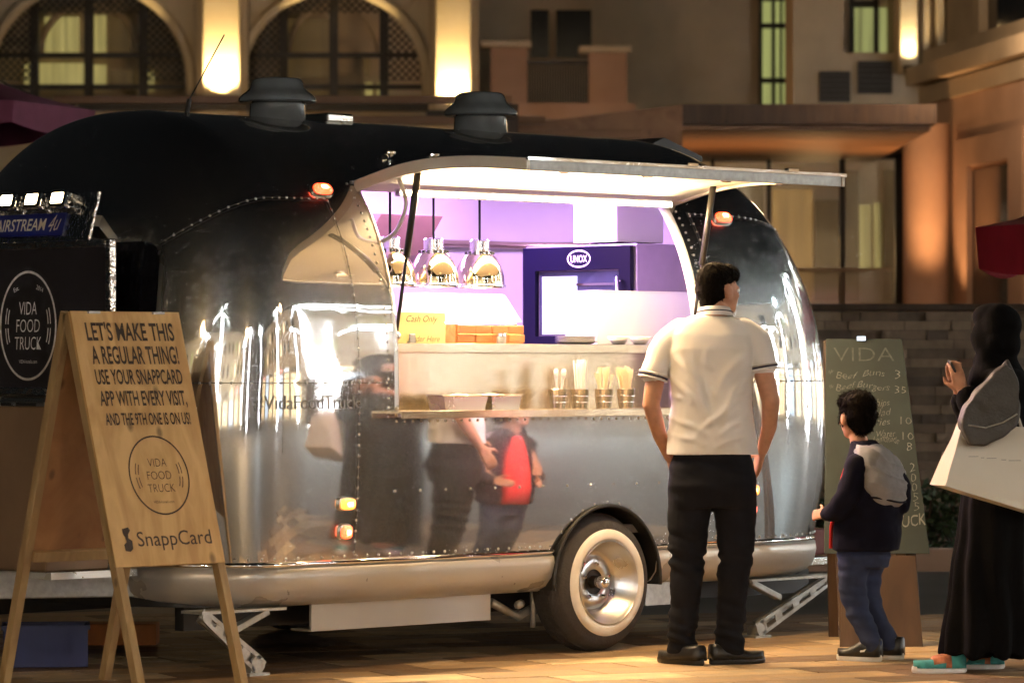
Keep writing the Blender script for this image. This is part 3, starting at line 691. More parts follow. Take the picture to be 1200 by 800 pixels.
# rear bumper with red lamp block
mb = MB(); mb.box((1.35, .3, .335), (2.0, 2.1, .375)); mb.build('rear_step', 'alu', T, bevel=.004)
mb = MB(); mb.box((1.80, .34, .385), (2.06, .50, .52)); mb.build('rear_lamp_block', 'tailred', T, bevel=.01)

# ================================================================== THINGS IN THE SERVING HATCH
def thing(name, loc, label, cat, group=None, rz=0): return empty(name, loc, rz, label=label, cat=cat, group=group)
CT = 1.470                                         # counter top height
for i, (px_, py_) in enumerate(((457, 300), (508, 300), (562, 300))):
    p = onY(px_, py_, .42); X = p.x; zb_ = 1.745
    t = thing('heat_lamp', (X, .42, zb_), ('chrome dome heat lamp nearest the propped left strut', 'chrome dome heat lamp between two others over the counter', 'chrome dome heat lamp of the row closest to the oven')[i], 'lamp', 'chrome heat lamps hanging over the counter')
    mb = MB(); mb.lathe([(.118, 0), (.120, .012), (.116, .05), (.104, .095), (.082, .135), (.062, .156), (.058, .160)], n=40); mb.build('shade', 'lampchrome', t, smooth=True)
    mb = MB(); mb.lathe([(.124, -.006), (.126, .0), (.124, .008), (.118, .010)], n=40); mb.build('shade_rim', 'chrome', t, smooth=True)
    mb = MB(); mb.lathe([(.066, .152), (.066, .166), (.048, .170), (.048, .215), (.040, .222), (.0, .224)], n=24); cpx = mb.build('lamp_neck', 'chrome', t, auto=40)
    mb = MB()
    for k in range(14): A = 2*pi*k/14; mb.box((.064*cos(A)-.006, .064*sin(A)-.006, .153), (.064*cos(A)+.006, .064*sin(A)+.006, .165))
    mb.build('cooling_slots', 'black', cpx)
    mb = MB(); mb.tube([(0, 0, .22), (0, 0, .62)], .006, 6); mb.build('cord', 'jacket', t)
    mb = MB(); mb.lathe([(.03, .62), (.03, .61), (.012, .595), (0, .593)], n=16); mb.build('ceiling_rose', 'chrome', t)
    mb = MB(); mb.ell((0, 0, .06), (.034, .034, .05), 14, 10); mb.build('bulb', 'bulb', t, smooth=True)
    light('lamp_light', 'POINT', (0, 0, -.03), 7, (1, .80, .52), t, r=.05)
# heated display: bright pass rail over a slatted crate
a_ = onY(524, 390, .36); b_ = onY(601, 390, .36)
t = thing('food_warmer', ((a_.x + b_.x)/2, .36, CT), 'white lit food warmer over the slatted crate under the heat lamps', 'warmer')
w_ = (b_.x - a_.x) / 2 + .05
mb = MB(); mb.loft([mb.ring(0, .10, .10, w_, .17, 4, 2, pi/4), mb.ring(0, .12, .24, w_ * .92, .14, 4, 2, pi/4)]) if False else mb.prism([(-w_, -.02, .105), (-w_, .28, .105), (-w_, .26, .24), (-w_, .10, .24)], (2*w_, 0, 0)); mb.build('hood', 'paper', t, bevel=.01)
for x_ in (-w_ + .01, w_ - .01):
    mb = MB(); mb.box((x_ - .008, .02, 0), (x_ + .008, .26, .11)); mb.build('side_post', 'chrome', t)
mb = MB(); mb.box((-w_ + .03, .0, .098), (w_ - .03, .03, .104)); mb.build('light_bar', 'ledwarm', t)
X0, X1 = a_.x, b_.x
t = thing('slatted_crate', ((X0 + X1)/2, .30, CT), 'orange brown slatted wooden crate on the steel counter', 'crate')
hw = (X1 - X0) / 2
for r_ in range(2):
    for k in range(4):
        xa = -hw + 2*hw*k/4 + (.0 if r_ == 0 else .0); mb = MB(); mb.box((xa + .003, -.018 - .006 * ((k + r_) % 2), .006 + r_*.043), (xa + 2*hw/4 - .003, .0, .044 + r_*.043)); mb.build('slat', 'wicker', t, bevel=.003)
for k in (-1, 1):
    mb = MB(); mb.box((k*hw - .008, -.004, 0), (k*hw + .008, .16, .09)); mb.build('end_board', 'wicker', t)
mb = MB(); mb.box((-hw, .145, .0), (hw, .16, .09)); mb.build('back_board', 'wicker', t)
# yellow card
a_ = onY(466, 399, .27); b_ = onY(522, 399, .27)
t = thing('counter_sign', ((a_.x + b_.x)/2, .27, CT), 'yellow acrylic counter sign with cursive writing', 'sign')
hw = (b_.x - a_.x)/2; mb = MB(); mb.box((-hw, 0, 0), (hw, .008, .145)); mb.build('card', 'yellow', t, bevel=.002)
text('lettering', 'Cash Only', 'burnt', (0, -.002, .115), (1, 0, 0), (0, 0, 1), .20, .030, t, shear=.35, bold=-.01)
text('lettering', 'Order Here', 'burnt', (.015, -.002, .022), (1, 0, 0), (0, 0, 1), .20, .028, t, shear=.35, bold=-.01)
for x_, par in ((-.075, t),):
    mb = MB(); mb.box((x_ - .018, -.02, 0), (x_ + .018, .02, .012)); mb.box((x_ - .018, -.02, 0), (x_ + .018, -.012, .045)); mb.build('card_clip', 'galv', t, bevel=.004)
t2 = thing('metal_holder', (onY(590, 398, .22).x, .235, CT), 'small grey metal holder standing before the slatted crate', 'holder')
mb = MB(); mb.lathe([(.0, 0), (.022, 0), (.022, .042), (.018, .05), (.0, .052)], n=16); mb.build('tin_body', 'galv', t2, auto=40)
mb = MB(); mb.lathe([(.024, .036), (.024, .05), (.0, .054)], n=16); mb.build('tin_lid', 'chrome', t2, auto=40)
# oven, seen on its hinge side
ov = thing('oven', (.93, .72, 1.36), 'dark blue fronted convection oven with a lit glass door', 'oven')
mb = MB(); mb.box((.03, 0, .02), (.56, .80, .63)); mb.build('body', 'ovenside', ov, bevel=.006)
for q in ((.06, .06), (.5, .06), (.06, .74), (.5, .74)):
    mb = MB(); mb.lathe([(.02, 0), (.02, .022)], c=(q[0], q[1], 0), n=10); mb.build('foot', 'black', ov)
dr_ = MB(); dr_.box((0, .02, .08), (.028, .10, .62)); dr_.box((0, .70, .08), (.028, .79, .62)); dr_.box((0, .10, .08), (.028, .70, .16)); dr_.box((0, .10, .50), (.028, .70, .62)); door = dr_.build('door', 'ovenblue', ov)
mb = MB(); mb.box((.012, .10, .16), (.016, .70, .50)); mb.build('door_glass', 'glass', door)
mb = MB(); mb.box((.0295, .105, .165), (.033, .695, .495)); mb.build('cavity', 'ovenin', ov)
mb = MB(); mb.box((.0225, .42, .17), (.0285, .67, .47)); mb.build('cavity_lamp', 'ovenlit', ov)
for k in range(4):
    mb = MB(); mb.box((.018, .12, .21 + k*.07), (.029, .42, .222 + k*.07)); mb.build('rack', 'chrome', ov)
O = V((-.003, .38, .558)); annulus('badge_ring', 'paper', O, Un, Uz, .080, .042, .007, ov); text('lettering', 'UNOX', 'paper', O, Un, Uz, .118, .036, ov, bold=.004)
mb = MB(); mb.tube([(-.03, .08, .2), (-.03, .08, .46)], .010, 8); mb.tube([(-.03, .08, .22), (.01, .08, .22)], .007, 6); mb.tube([(-.03, .08, .44), (.01, .08, .44)], .007, 6); mb.build('handle', 'chrome', door, smooth=True)
# white boxes on the counter
a_ = onY(700, 388, .40); b_ = onY(812, 388, .40)
t = thing('carton', ((a_.x + b_.x)/2, .50, CT), 'large plain white carton on the counter before the oven', 'box')
hw = (b_.x - a_.x)/2; mb = MB(); mb.box((-hw, -.10, 0), (hw, .12, .265)); mb.build('carton_body', 'paper', t, bevel=.004)
mb = MB(); mb.box((-hw - .002, -.102, .262), (hw + .002, -.0, .268)); mb.build('flap', 'paper', t)
mb = MB(); mb.box((-hw - .002, .004, .262), (hw + .002, .122, .268)); mb.build('flap', 'paper', t)
a_ = onY(676, 395, .36); t = thing('plate_stack', (a_.x, .36, CT), 'low stack of white plates beside the white carton', 'plates')
for k in range(4):
    mb = MB(); mb.lathe([(.0, .002), (.06, .0), (.105, .012), (.108, .014), (.06, .005), (0, .006)], c=(0, 0, k*.009), n=32); mb.build('plate', 'paper', t, smooth=True)
for px_, lb in ((727, 'white bowl beside the plate stack'), (752, 'white bowl beneath the end of the carton')):
    a_ = onY(px_, 395, .25); t = thing('bowl', (a_.x, .262, CT), lb, 'bowl', 'white bowls along the counter edge')
    mb = MB(); mb.lathe([(.0, .0), (.026, .0), (.045, .02), (.052, .034), (.049, .034), (.04, .02), (0, .006)], n=24); mb.build('bowl_body', 'paper', t, smooth=True)
    mb = MB(); mb.lathe([(.052, .032), (.055, .035), (.052, .038), (.049, .035)], n=24); mb.build('rim', 'paper', t, smooth=True)
# steel trays on the lower shelf
SZ = 1.162
for px0, px1, lb in ((520, 573, 'long steel food tray on the lower shelf'), (576, 612, 'short steel food tray on the lower shelf')):
    a_ = onY(px0, 478, .02); b_ = onY(px1, 478, .02); w_ = b_.x - a_.x
    t = thing('food_tray', ((a_.x + b_.x)/2, .08, SZ), lb, 'tray', 'steel trays on the lower shelf')
    mb = MB(); A = lambda k, z, o: [(-w_/2*k + o, -.06*k, z), (w_/2*k - o, -.06*k, z), (w_/2*k - o, .06*k, z), (-w_/2*k + o, .06*k, z)]
    mb.loft([A(.86, .0, 0), A(.97, .062, 0), A(1.03, .066, 0), A(1.03, .069, 0), A(.94, .066, 0), A(.84, .006, 0)]); mb.build('pan', 'alu', t)
    mb = MB(); mb.tube([(w_/2*x_, y_, .068) for x_, y_ in ((-1.03, -.062), (1.03, -.062), (1.03, .062), (-1.03, .062), (-1.03, -.062))], .004, 6); mb.build('rolled_rim', 'chrome', t)
# cutlery cups
def cup(px_, lb, kind):
    a_ = onY(px_, 478, .04); t = thing('cutlery_cup', (a_.x, .06, SZ), lb, 'cup', 'steel cups of cutlery on the lower shelf')
    mb = MB(); mb.lathe([(0, 0), (.034, 0), (.036, .004), (.046, .092), (.048, .094), (.045, .094), (.034, .006), (0, .006)], n=28); mb.build('beaker', 'chrome', t, smooth=True)
    for z_ in (.03, .06):
        mb = MB(); r_ = .034 + .012*z_/.092 + .002; mb.lathe([(r_, z_-.004), (r_+.002, z_), (r_, z_+.004)], n=28); mb.build('bead', 'chrome', t, smooth=True)
    R_ = random.Random(px_)
    for k in range({'straw': 22, 'fork': 16, 'spoon': 5}[kind]):
        A = R_.uniform(0, 2*pi); r_ = R_.uniform(.004, .026); b0 = V((r_*cos(A)*.6, r_*sin(A)*.6, .012)); lean = R_.uniform(1.2, 2.1)
        h_ = {'straw': R_.uniform(.215, .24), 'fork': R_.uniform(.135, .175), 'spoon': R_.uniform(.14, .18)}[kind]
        b1 = V((r_*cos(A)*lean, r_*sin(A)*lean, h_)); mb = MB()
        if kind == 'straw': mb.tube([b0, b1], .0042, 6); mb.build('straw', 'paper', t)
        elif kind == 'fork':
            mb.bar(b0, b1, .009, .003); d_ = (b1 - b0).normalized()
            for o_ in (-.006, 0, .006): mb.bar(b1 + V((o_, 0, -.002)), b1 + d_*.028 + V((o_*1.2, 0, 0)), .004, .003)
            mb.build('wooden_fork', 'cutlery', t)
        else:
            mb.bar(b0, b1, .008, .003); mb.ell(b1, (.013, .005, .02), 8, 6); mb.build('spoon', 'paper', t)
cup(657, 'steel cup holding white spoons, nearest the food trays', 'spoon'); cup(683, 'steel cup packed with tall white straws', 'straw')
cup(711, 'steel cup full of wooden forks next to the straws', 'fork'); cup(737, 'steel cup full of wooden forks beside the man in the polo', 'fork')

# ================================================================== A-FRAME SIGN (pine)
AX0, AX1, AY, AZ, SPR = -3.31, -2.72, -.03, 1.59, .46
sg_ = thing('a_frame_sign', (AX0, AY, 0), 'pine A-frame sign with printed slogan and round logo', 'sign')
w_ = AX1 - AX0; slope = V((0, -SPR, -AZ)).normalized(); nrm = V((0, -AZ, SPR)).normalized(); upv = -slope
def onface(x, dist): return V((x, 0, AZ)) + slope * dist
LF = sqrt(SPR**2 + AZ**2)
mb = MB(); a_ = onface(0, 0); b_ = onface(0, 1.10); mb.prism([a_, a_ + V((w_, 0, 0)), b_ + V((w_, 0, 0)), b_], nrm * .016); mb.build('face_board', 'pine', sg_, bevel=.002)
for x_ in (.02, w_ - .02):
    mb = MB(); mb.bar(onface(x_, .0) - nrm*.022, onface(x_, LF), .040, .042, nrm); mb.build('front_leg', 'pinedark', sg_, bevel=.003)
for x_ in (.02, w_ - .02):
    mb = MB(); mb.bar((x_, .03, AZ), (x_, SPR, 0), .040, .042, V((0, AZ, SPR)).normalized()); mb.build('back_leg', 'pinedark', sg_, bevel=.003)
sb_ = V((0, SPR, -AZ)).normalized(); nb = V((0, AZ, SPR)).normalized()
mb = MB(); a_ = V((.04, .012, AZ - .03)); b_ = a_ + sb_ * 1.06; mb.prism([a_, a_ + V((w_ - .08, 0, 0)), b_ + V((w_ - .08, 0, 0)), b_], nb * .012); mb.build('back_board', 'ply', sg_)
mb = MB(); c_ = V((0, 0, AZ)) + sb_ * 1.07; mb.bar(c_ + V((.04, 0, 0)), c_ + V((w_ - .04, 0, 0)), .045, .05, nb); mb.build('cross_rail', 'pinedark', sg_, bevel=.003)
for x_ in (.12, w_ - .12):
    mb = MB(); mb.box((x_ - .03, -.03, AZ - .006), (x_ + .03, .045, AZ + .004)); mb.build('hinge', 'galv', sg_)
ft = lambda x, d: onface(x, d) + nrm * .0185
UX = V((1, 0, 0))
for s_, d_, wd, h_, xc in (("LET'S MAKE THIS", .090, .475, .075, .30), ('A REGULAR THING!', .192, .470, .075, .305), ('USE YOUR SNAPPCARD', .287, .470, .062, .305), ('APP WITH EVERY VISIT,', .380, .470, .062, .307), ('AND THE 9TH ONE IS ON US!', .470, .460, .050, .312)):
    text('lettering', s_, 'burnt', ft(xc, d_), UX, upv, wd, h_, sg_, bold=.020)
O = ft(.315, .715); annulus('logo_ring', 'burnt', O, UX, upv, .158, .168, .007, sg_)
for sgn in (-1, 1):
    for rr in (.110, .125):
        for a0, a1 in ((-.42, -.06), (.04, .40)): annulus('logo_arc', 'burnt', O, UX * sgn, upv, rr, rr*1.1, .004, sg_, a0, a1, 12)
for s_, dz, wd in (('VIDA', .055, .10), ('FOOD', 0, .13), ('TRUCK', -.055, .145)): text('lettering', s_, 'burnt', O + upv*dz, UX, upv, wd, .036, sg_, bold=-.014)
text('lettering', 'VIDA-hotels.com', 'burnt', O - upv*.115, UX, upv, .11, .011, sg_)
text('lettering', 'SnappCard', 'burnt', ft(.335, .985), UX, upv, .40, .062, sg_, bold=.0)
mb = MB(); O = ft(.085, .985); out = [(-.022, .045), (.012, .052), (.020, .038), (.006, .022), (.004, .006), (.022, -.006), (.020, -.040), (.004, -.052), (-.022, -.048), (-.024, -.022), (-.008, -.010), (-.012, .010), (-.020, .024)]
mb.add([O + UX*x + upv*y for x, y in out], [tuple(range(len(out)))]); mb.build('logo_mark', 'burnt', sg_, fix=False)

# ================================================================== MENU CHALKBOARD by the trailer's tail
bd = 19.0; tp = at(1012, 397, bd)
mn = thing('menu_board', (at(1018, 430, bd).x, at(1018, 430, bd).y, 0), 'green chalkboard A-frame menu standing behind the boy', 'sign', rz=-pi/4)
sc_ = FPX / bd; X_ = lambda px: (px - 1018) / sc_; Z_ = lambda py: 1.36 + (430 - py) / sc_
def bface(px, py, o=0): z = Z_(py); return V((X_(px), -.30 * (1 - z / Z_(397)) - o, z))
mb = MB(); mb.prism([bface(962, 646), bface(1084, 646), bface(1057, 397), bface(968, 397)], (0, .016, 0)); mb.build('slate', 'board', mn, bevel=.002)
for p_, q_ in (((972, 400), (985, 752)), ((1050, 400), (1068, 752))):
    a_ = bface(*p_); b_ = bface(*q_); a_.y += .03; b_.y += .03; b_.z = 0
    mb = MB(); mb.bar(a_, b_, .05, .03, V((0, 1, 0))); mb.build('front_leg', 'brownwood', mn, bevel=.003)
    a2 = a_.copy(); b2 = b_.copy(); a2.y += .04; b2.y = .42; mb = MB(); mb.bar(a2, b2, .05, .03, V((0, 1, 0))); mb.build('back_leg', 'brownwood', mn, bevel=.003)
mb = MB(); a_ = bface(985, 648); b_ = bface(1066, 648); c_ = bface(1074, 752); d_ = bface(978, 752); mb.prism([a_, b_, c_, d_], (0, .018, 0)); mb.build('lower_panel', 'brownwood', mn)
mb = MB(); p_ = bface(1009, 392); mb.lathe([(.020, -.004), (.020, .004)], c=p_ + V((0, -.01, .012)), axis='Y', n=14); mb.box((p_.x - .022, p_.y - .016, p_.z - .03), (p_.x + .022, p_.y + .02, p_.z - .008)); mb.build('clip_lamp', 'chrome', mn)
bu = (bface(1018, 400) - bface(1018, 640)).normalized(); bo = lambda px, py: bface(px, py, .003)
text('chalk_lettering', 'VIDA', 'faintchalk', bo(1012, 415), UX, bu, .30, .07, mn, bold=-.012)
for s_, px_, py_, wd in (('* Beef  Buns', 1003, 438, .28), ('* Beef Burgers', 1006, 452, .30), ('Chips', 1030, 470, .09), ('Salad', 1030, 481, .10), ('Fries', 1030, 492, .09), ('Water', 1036, 506, .09), ('Lemonade', 1036, 515, .13)):
    text('chalk_lettering', s_, 'chalk', bo(px_, py_), UX, bu, wd, .032, mn, shear=.25, bold=-.012, wob=.006)
for s_, px_, py_ in (('3', 1051, 440), ('35', 1054, 458), ('10', 1060, 494), ('10', 1062, 512), ('8', 1063, 524), ('2', 1066, 548), ('0', 1067, 560), ('0', 1068, 571), ('5', 1069, 582), ('5', 1070, 593)):
    text('chalk_lettering', s_, 'chalk', bo(px_, py_), UX, bu, .028 * len(s_), .036, mn, bold=-.012, wob=.006)
text('chalk_lettering', 'TRUCK', 'chalk', bo(1058, 607), UX, bu, .19, .055, mn, bold=.006, wob=.005)

# ================================================================== GROUND
M['ground'] = mat('plaza_stone', (.10, .088, .075), .55, 0, .8, .25, .1, 12)
M['pave1'] = mat('paver_tan', (.37, .255, .145), .55, 0, 7, .38, .35, 55, rvar=.18)
M['pave2'] = mat('paver_brown', (.17, .105, .058), .55, 0, 7, .38, .35, 55, rvar=.18)
M['pave3'] = mat('paver_cream', (.56, .42, .25), .55, 0, 7, .38, .35, 55, rvar=.18)
mb = MB(); N = 60.; mb.box((-150, -150, -.3), (250, 250, -.012)); gnd = tag(mb.build('plaza_ground', 'ground'), kind='structure')
pm = {}
rng = random.Random(3)
Lp, Wp = .60, .30; ang = radians(-45 + 24)
for mk in ('pave1', 'pave2', 'pave3'):
    mb = MB(); mb.box((-Lp/2 + .004, -Wp/2 + .004, -.025), (Lp/2 - .004, Wp/2 - .004, 0)); o = mb.build('paver', mk, None, bevel=.004); pm[mk] = o.data; bpy.data.objects.remove(o)
ux = V((cos(ang), sin(ang), 0)); uy = V((-sin(ang), cos(ang), 0)); org = CAM + FW * 18; org.z = 0
for i in range(-14, 15):
    for j in range(-24, 25):
        c = org + ux * (Lp * (i + .5 * (j % 2))) + uy * Wp * j; q = c - CAM; dp = q.dot(FW); rr = q.dot(RT)
        if 15.4 < dp < 21.2 and -3.5 < rr < 4.0:
            mk = rng.choice(['pave1', 'pave1', 'pave2', 'pave2', 'pave3']); o = ob('paver', pm[mk], None, gnd)
            o.location = (c.x, c.y, rng.uniform(-.0012, .0012)); o.rotation_euler = (0, 0, ang)
# ================================================================== BACKGROUND BUILDING
class Pl:                                           # an upright wall plane in camera-aligned axes
    def __init__(s, x, d, k=0):                     # passes through pixel column x at depth d; k = sideways shift per metre nearer
        s.O = at(x, 430, d); s.O.z = 0
        s.T = RT if k == 0 else (RT * k - FW).normalized()
        s.N = -FW if k == 0 else V((s.T.y, -s.T.x, 0))
        if k: 
            if s.N.dot(RT) > 0: s.N = -s.N
    def hit(s, x, y):
        dr = at(x, y, 1) - CAM; t = (s.O - CAM).dot(s.N) / dr.dot(s.N); p = CAM + dr * t; return (p - s.O).dot(s.T), p.z
    def P(s, a, z, n=0): return s.O + s.T * a + V((0, 0, z)) + s.N * n
    def box(s, mb, x0, y0, x1, y1, n0, n1, zmin=None):   # pixel rectangle (measured on the plane), from n0 (behind) to n1 (in front)
        a0, z1 = s.hit(x0, y0); a1, _ = s.hit(x1, y0); _, z0 = s.hit(x0, y1)
        if zmin is not None: z0 = zmin
        return s.wbox(mb, a0, a1, z0, z1, n0, n1)
    def wbox(s, mb, a0, a1, z0, z1, n0, n1):
        q = [s.P(a, z, n) for n in (n0, n1) for a, z in ((a0, z0), (a1, z0), (a1, z1), (a0, z1))]
        return mb.add(q, [(0, 3, 2, 1), (4, 5, 6, 7), (0, 1, 5, 4), (1, 2, 6, 5), (2, 3, 7, 6), (3, 0, 4, 7)])
bl = thing('hotel_building', (at(400, 430, 50).x, at(400, 430, 50).y, 0), 'sand coloured hotel facade with arched lattice windows and lit pillars', 'building')
def bp(mb, name, m, par=None, **k):
    o = mb.build(name, m, None, **k)
    if par is None: rel(bl, o)
    else: o.parent = par; o.matrix_parent_inverse = Matrix.LocRotScale(bl.location, None, None).inverted() if par is bl else Matrix.Identity(4)
    return o
A_ = Pl(400, 50); S50 = FPX / 50
mb = MB(); A_.box(mb, -60, -140, 552, 128, -.2, 0) if False else None
# ground-storey wall under the arches (behind the trailer), arch wall with two openings
mb = MB(); A_.box(mb, -420, 128, 560, 500, -.6, 0, -.1); bp(mb, 'lower_wall', 'plasterwarm')
def archbay(xc, hw, yb, ytop, xl, xr):
    n = 28; arc = [(xc + hw * cos(pi - pi * i / n), 95 - hw * .98 * sin(pi - pi * i / n)) for i in range(n + 1)]
    arc = [(xc - hw, yb)] + arc + [(xc + hw, yb)]
    outer = []
    for x, y in arc:
        if x <= xc - hw * .999: outer.append((xl, y))
        elif x >= xc + hw * .999: outer.append((xr, y))
        else: outer.append((xl + (xr - xl) * (x - xc + hw) / (2*hw), ytop))
    mb = MB()
    for dn in (0.,):
        P = [A_.P(*A_.hit(x, y), dn) for x, y in arc]; Q = [A_.P(*A_.hit(x, y), dn) for x, y in outer]; R_ = [p - A_.N * .45 for p in P]
        m = len(P); mb.add(P + Q + R_, [(i, i+1, m+i+1, m+i) for i in range(m-1)] + [(i, 2*m+i, 2*m+i+1, i+1) for i in range(m-1)])
    bp(mb, 'arch_wall', 'plasterpale')
    mb = MB(); mb.tube([A_.P(*A_.hit(xc + (x - xc) * 1.03, 95 + (y - 95) * 1.03 if y < 95 else y), .02) for x, y in arc], .075, 8); bp(mb, 'arch_moulding', 'plasterpale', smooth=True)
    # timber screen with lattice, glazing behind
    Bk = Pl(400, 50.35); mb = MB()
    for x in (xc - hw * .55, xc, xc + hw * .55): Bk.box(mb, x - 5, -40, x + 5, yb, -.06, .06)
    for y in (62, 99): Bk.box(mb, xc - hw, y, xc + hw, y + 6, -.05, .05)
    bp(mb, 'window_mullions', 'darkframe')
    mb = MB()
    st = 9
    def inside(x, y): return (y > 95 and abs(x - xc) < hw) or (x - xc)**2 + (y - 95)**2 < hw * hw
    for sgn in (1, -1):
        for k in range(-40, 60):
            seg = None
            for t in range(0, 60):
                x = xc - hw - 60 + k * st + sgn * t * 4; y = -20 + t * 4
                solid = inside(x, y) and y < 100 and (abs(x - xc) > hw * .50 or y < 18)
                if solid and seg is None: seg = (x, y)
                if (not solid or t == 59) and seg is not None:
                    if abs(y - seg[1]) > 5: mb.bar(Bk.P(*Bk.hit(*seg), .10), Bk.P(*Bk.hit(x - sgn*4, y - 4), .10), .024, .02, -FW)
                    seg = None
    tag(bp(mb, 'lattice', 'darkframe'), kind='stuff')
    mb = MB(); G = Pl(400, 50.9); rings = [G.P(*G.hit(xc + hw * .50 * cos(A), 66 - 62 * sin(A)), 0) for A in [pi * i / 20 for i in range(21)]]
    mb.tube(rings, .05, 6); bp(mb, 'inner_arch', 'plasterwarm', smooth=True)
archbay(104, 116, 128, -70, -30, 237); archbay(391, 107, 128, -70, 281, 510)
Gp = Pl(400, 51.2)
for x0, y0, x1, y1, m in ((52, 20, 92, 66, 'litpane'), (110, 18, 124, 66, 'litpane'), (127, 20, 152, 66, 'dimpane'), (46, 74, 98, 102, 'litpane'), (104, 76, 124, 104, 'litpane'), (128, 82, 156, 104, 'dimpane'), (164, 84, 180, 106, 'litpane'), (28, 74, 40, 98, 'litpane'),
                          (330, 22, 386, 92, 'dimpane'), (340, 98, 392, 124, 'dimpane'), (428, 97, 436, 124, 'litpane'), (442, 97, 454, 124, 'litpane'), (426, 66, 434, 90, 'dimpane'), (1 - 30, 60, 24, 96, 'dimpane')):
    mb = MB(); Gp.box(mb, x0, y0, x1, y1, -.04, 0); bp(mb, 'window_pane', m)
mb = MB(); Gp.box(mb, -60, -60, 560, 135, -.5, -.06); bp(mb, 'room_wall', 'plasterwarm')
mb = MB(); A_.box(mb, -60, 122, 556, 131, -1.2, .25); bp(mb, 'terrace_edge', 'darkframe')
# lit pillars with uplights at their feet
for x0, x1, yb_ in ((237, 281, 116), (510, 552, 130)):
    P_ = Pl(400, 49.5); mb = MB(); P_.box(mb, x0, -140, x1, 134, -.5, 0); bp(mb, 'pillar', 'plasterpale', bevel=.02)
    mb = MB(); P_.box(mb, x0 - 8, -140, x0, 134, -.4, -.12); P_.box(mb, x1, -140, x1 + 8, 134, -.4, -.12); bp(mb, 'pilaster_strip', 'plasterwarm')
    mb = MB(); P_.box(mb, x0 - 10, yb_ + 1, x1 + 10, yb_ + 14, -.3, .34); bp(mb, 'pillar_ledge', 'darkframe')
    p = P_.P(*P_.hit((x0 + x1)/2, yb_ + 0), .15); f_ = MB(); f_.lathe([(.07, -.10), (.08, -.02), (.06, .0), (.0, .0)], c=p - V((0, 0, .02)), n=14); o = bp(f_, 'uplight', 'darkframe')
    L = light('uplight_beam', 'SPOT', p + V((0, 0, .02)), 360, (1, .68, .28), None, r=.04, spot_size=radians(125), spot_blend=.8); aim(L, V((0, 0, 1)) + FW * .05); rel(bl, L)
p = A_.P(*A_.hit(470, -2), .01); mb = MB(); mb.lathe([(.10, -.01), (.15, -.02), (.17, 0), (.15, .02), (.10, .01)], axis='Y', n=24, Mx=Matrix.Translation(p) @ Matrix.Rotation(-pi/4, 4, 'Z')); bp(mb, 'roundel', 'plasterpale', smooth=True)
# recessed dark wing with balcony
Bw = Pl(700, 56)
mb = MB(); Bw.box(mb, 545, -200, 1115, 500, -.5, 0, -.1); bp(mb, 'wing_wall', 'plasterwarm')
for x0, y0, x1, y1 in ((622, 12, 643, 68), (652, 12, 693, 68)):
    mb = MB(); Bw.box(mb, x0, y0, x1, y1, 0, .02); w_ = bp(mb, 'dark_window', 'blackglass')
Bb = Pl(700, 53.5)
for x0, x1, yt in ((575, 618, 56), (690, 735, 62)):
    mb = MB(); Bb.box(mb, x0, yt, x1, 400, -.5, 0, -.1); bp(mb, 'balcony_pier', 'plasterpink', bevel=.01)
    mb = MB(); Bb.box(mb, x0 - 12, yt - 8, x1 + 5, yt, -.6, .1); bp(mb, 'pier_cap', 'plasterpale', bevel=.02)
mb = MB()
for k in range(24): x = 619 + k * 3; Bb.box(mb, x, 74, x + 1.2, 122, -.22, -.2)
Bb.box(mb, 618, 70, 690, 74, -.25, -.17); tag(bp(mb, 'balcony_railing', 'darkframe'), kind='stuff')
mb = MB(); Bb.box(mb, 553, 121, 745, 140, -2.5, .05); bp(mb, 'balcony_slab', 'plasterpink')
# tall curtained window
fr_ = MB()
for x0, x1 in ((889, 893), (904, 908), (913.5, 916), (922, 926)): Bw.box(fr_, x0, -6, x1, 124, .0, .12)
for y0, y1 in ((28, 34), (92, 98), (-2, 2)): Bw.box(fr_, 889, y0, 926, y1, 0, .12)
bp(fr_, 'window_frame', 'darkframe')
for x0, x1 in ((893, 904), (908, 913.5), (916, 922)):
    for y0, y1 in ((2, 28), (34, 92), (98, 124)):
        mb = MB(); n = 8
        for k in range(n):                           # gathered curtain behind the glass
            xa, xb = x0 + (x1-x0)*k/n, x0 + (x1-x0)*(k+1)/n; Bw.box(mb, xa, y0, xb, y1, .0, .03 + .03 * (k % 2))
        bp(mb, 'curtain_pane', 'litpane2')
# upper right bay
C_ = Pl(1020, 50)
mb = MB(); C_.box(mb, 930, -200, 988, 140, -1.5, 0); C_.box(mb, 988, 62, 1048, 140, -1.5, 0); C_.box(mb, 1048, -200, 1130, 140, -1.5, 0); bp(mb, 'bay_wall', 'plasterwarm')
mb = MB(); C_.box(mb, 988, -60, 1048, 62, -1.5, -.9); bp(mb, 'bay_recess', 'plasterpale')
mb = MB(); C_.box(mb, 1002, -40, 1008, 58, -.9, -.8); C_.box(mb, 1031, -40, 1037, 58, -.9, -.8); C_.box(mb, 1002, -6, 1037, 2, -.9, -.8); bp(mb, 'window_frame', 'darkframe')
for x0, x1 in ((1008, 1031), (1037, 1047)):
    mb = MB(); C_.box(mb, x0, 2, x1, 55, -.9, -.86); bp(mb, 'curtain_pane', 'litpane2')
for x0, y0, x1, y1 in ((960, 84, 996, 120), (1005, 72, 1045, 110)):
    mb = MB(); C_.box(mb, x0, y0, x1, y1, 0, .05)
    for k in range(6): yy = y0 + (y1-y0)*(k+.3)/6; C_.box(mb, x0, yy, x1, yy + 2.5, .05, .09)
    bp(mb, 'louvre_panel', 'darkframe')
mb = MB(); C_.box(mb, 1052, -200, 1073, 88, 0, .3); bp(mb, 'sconce_pilaster', 'plasterpale', bevel=.02)
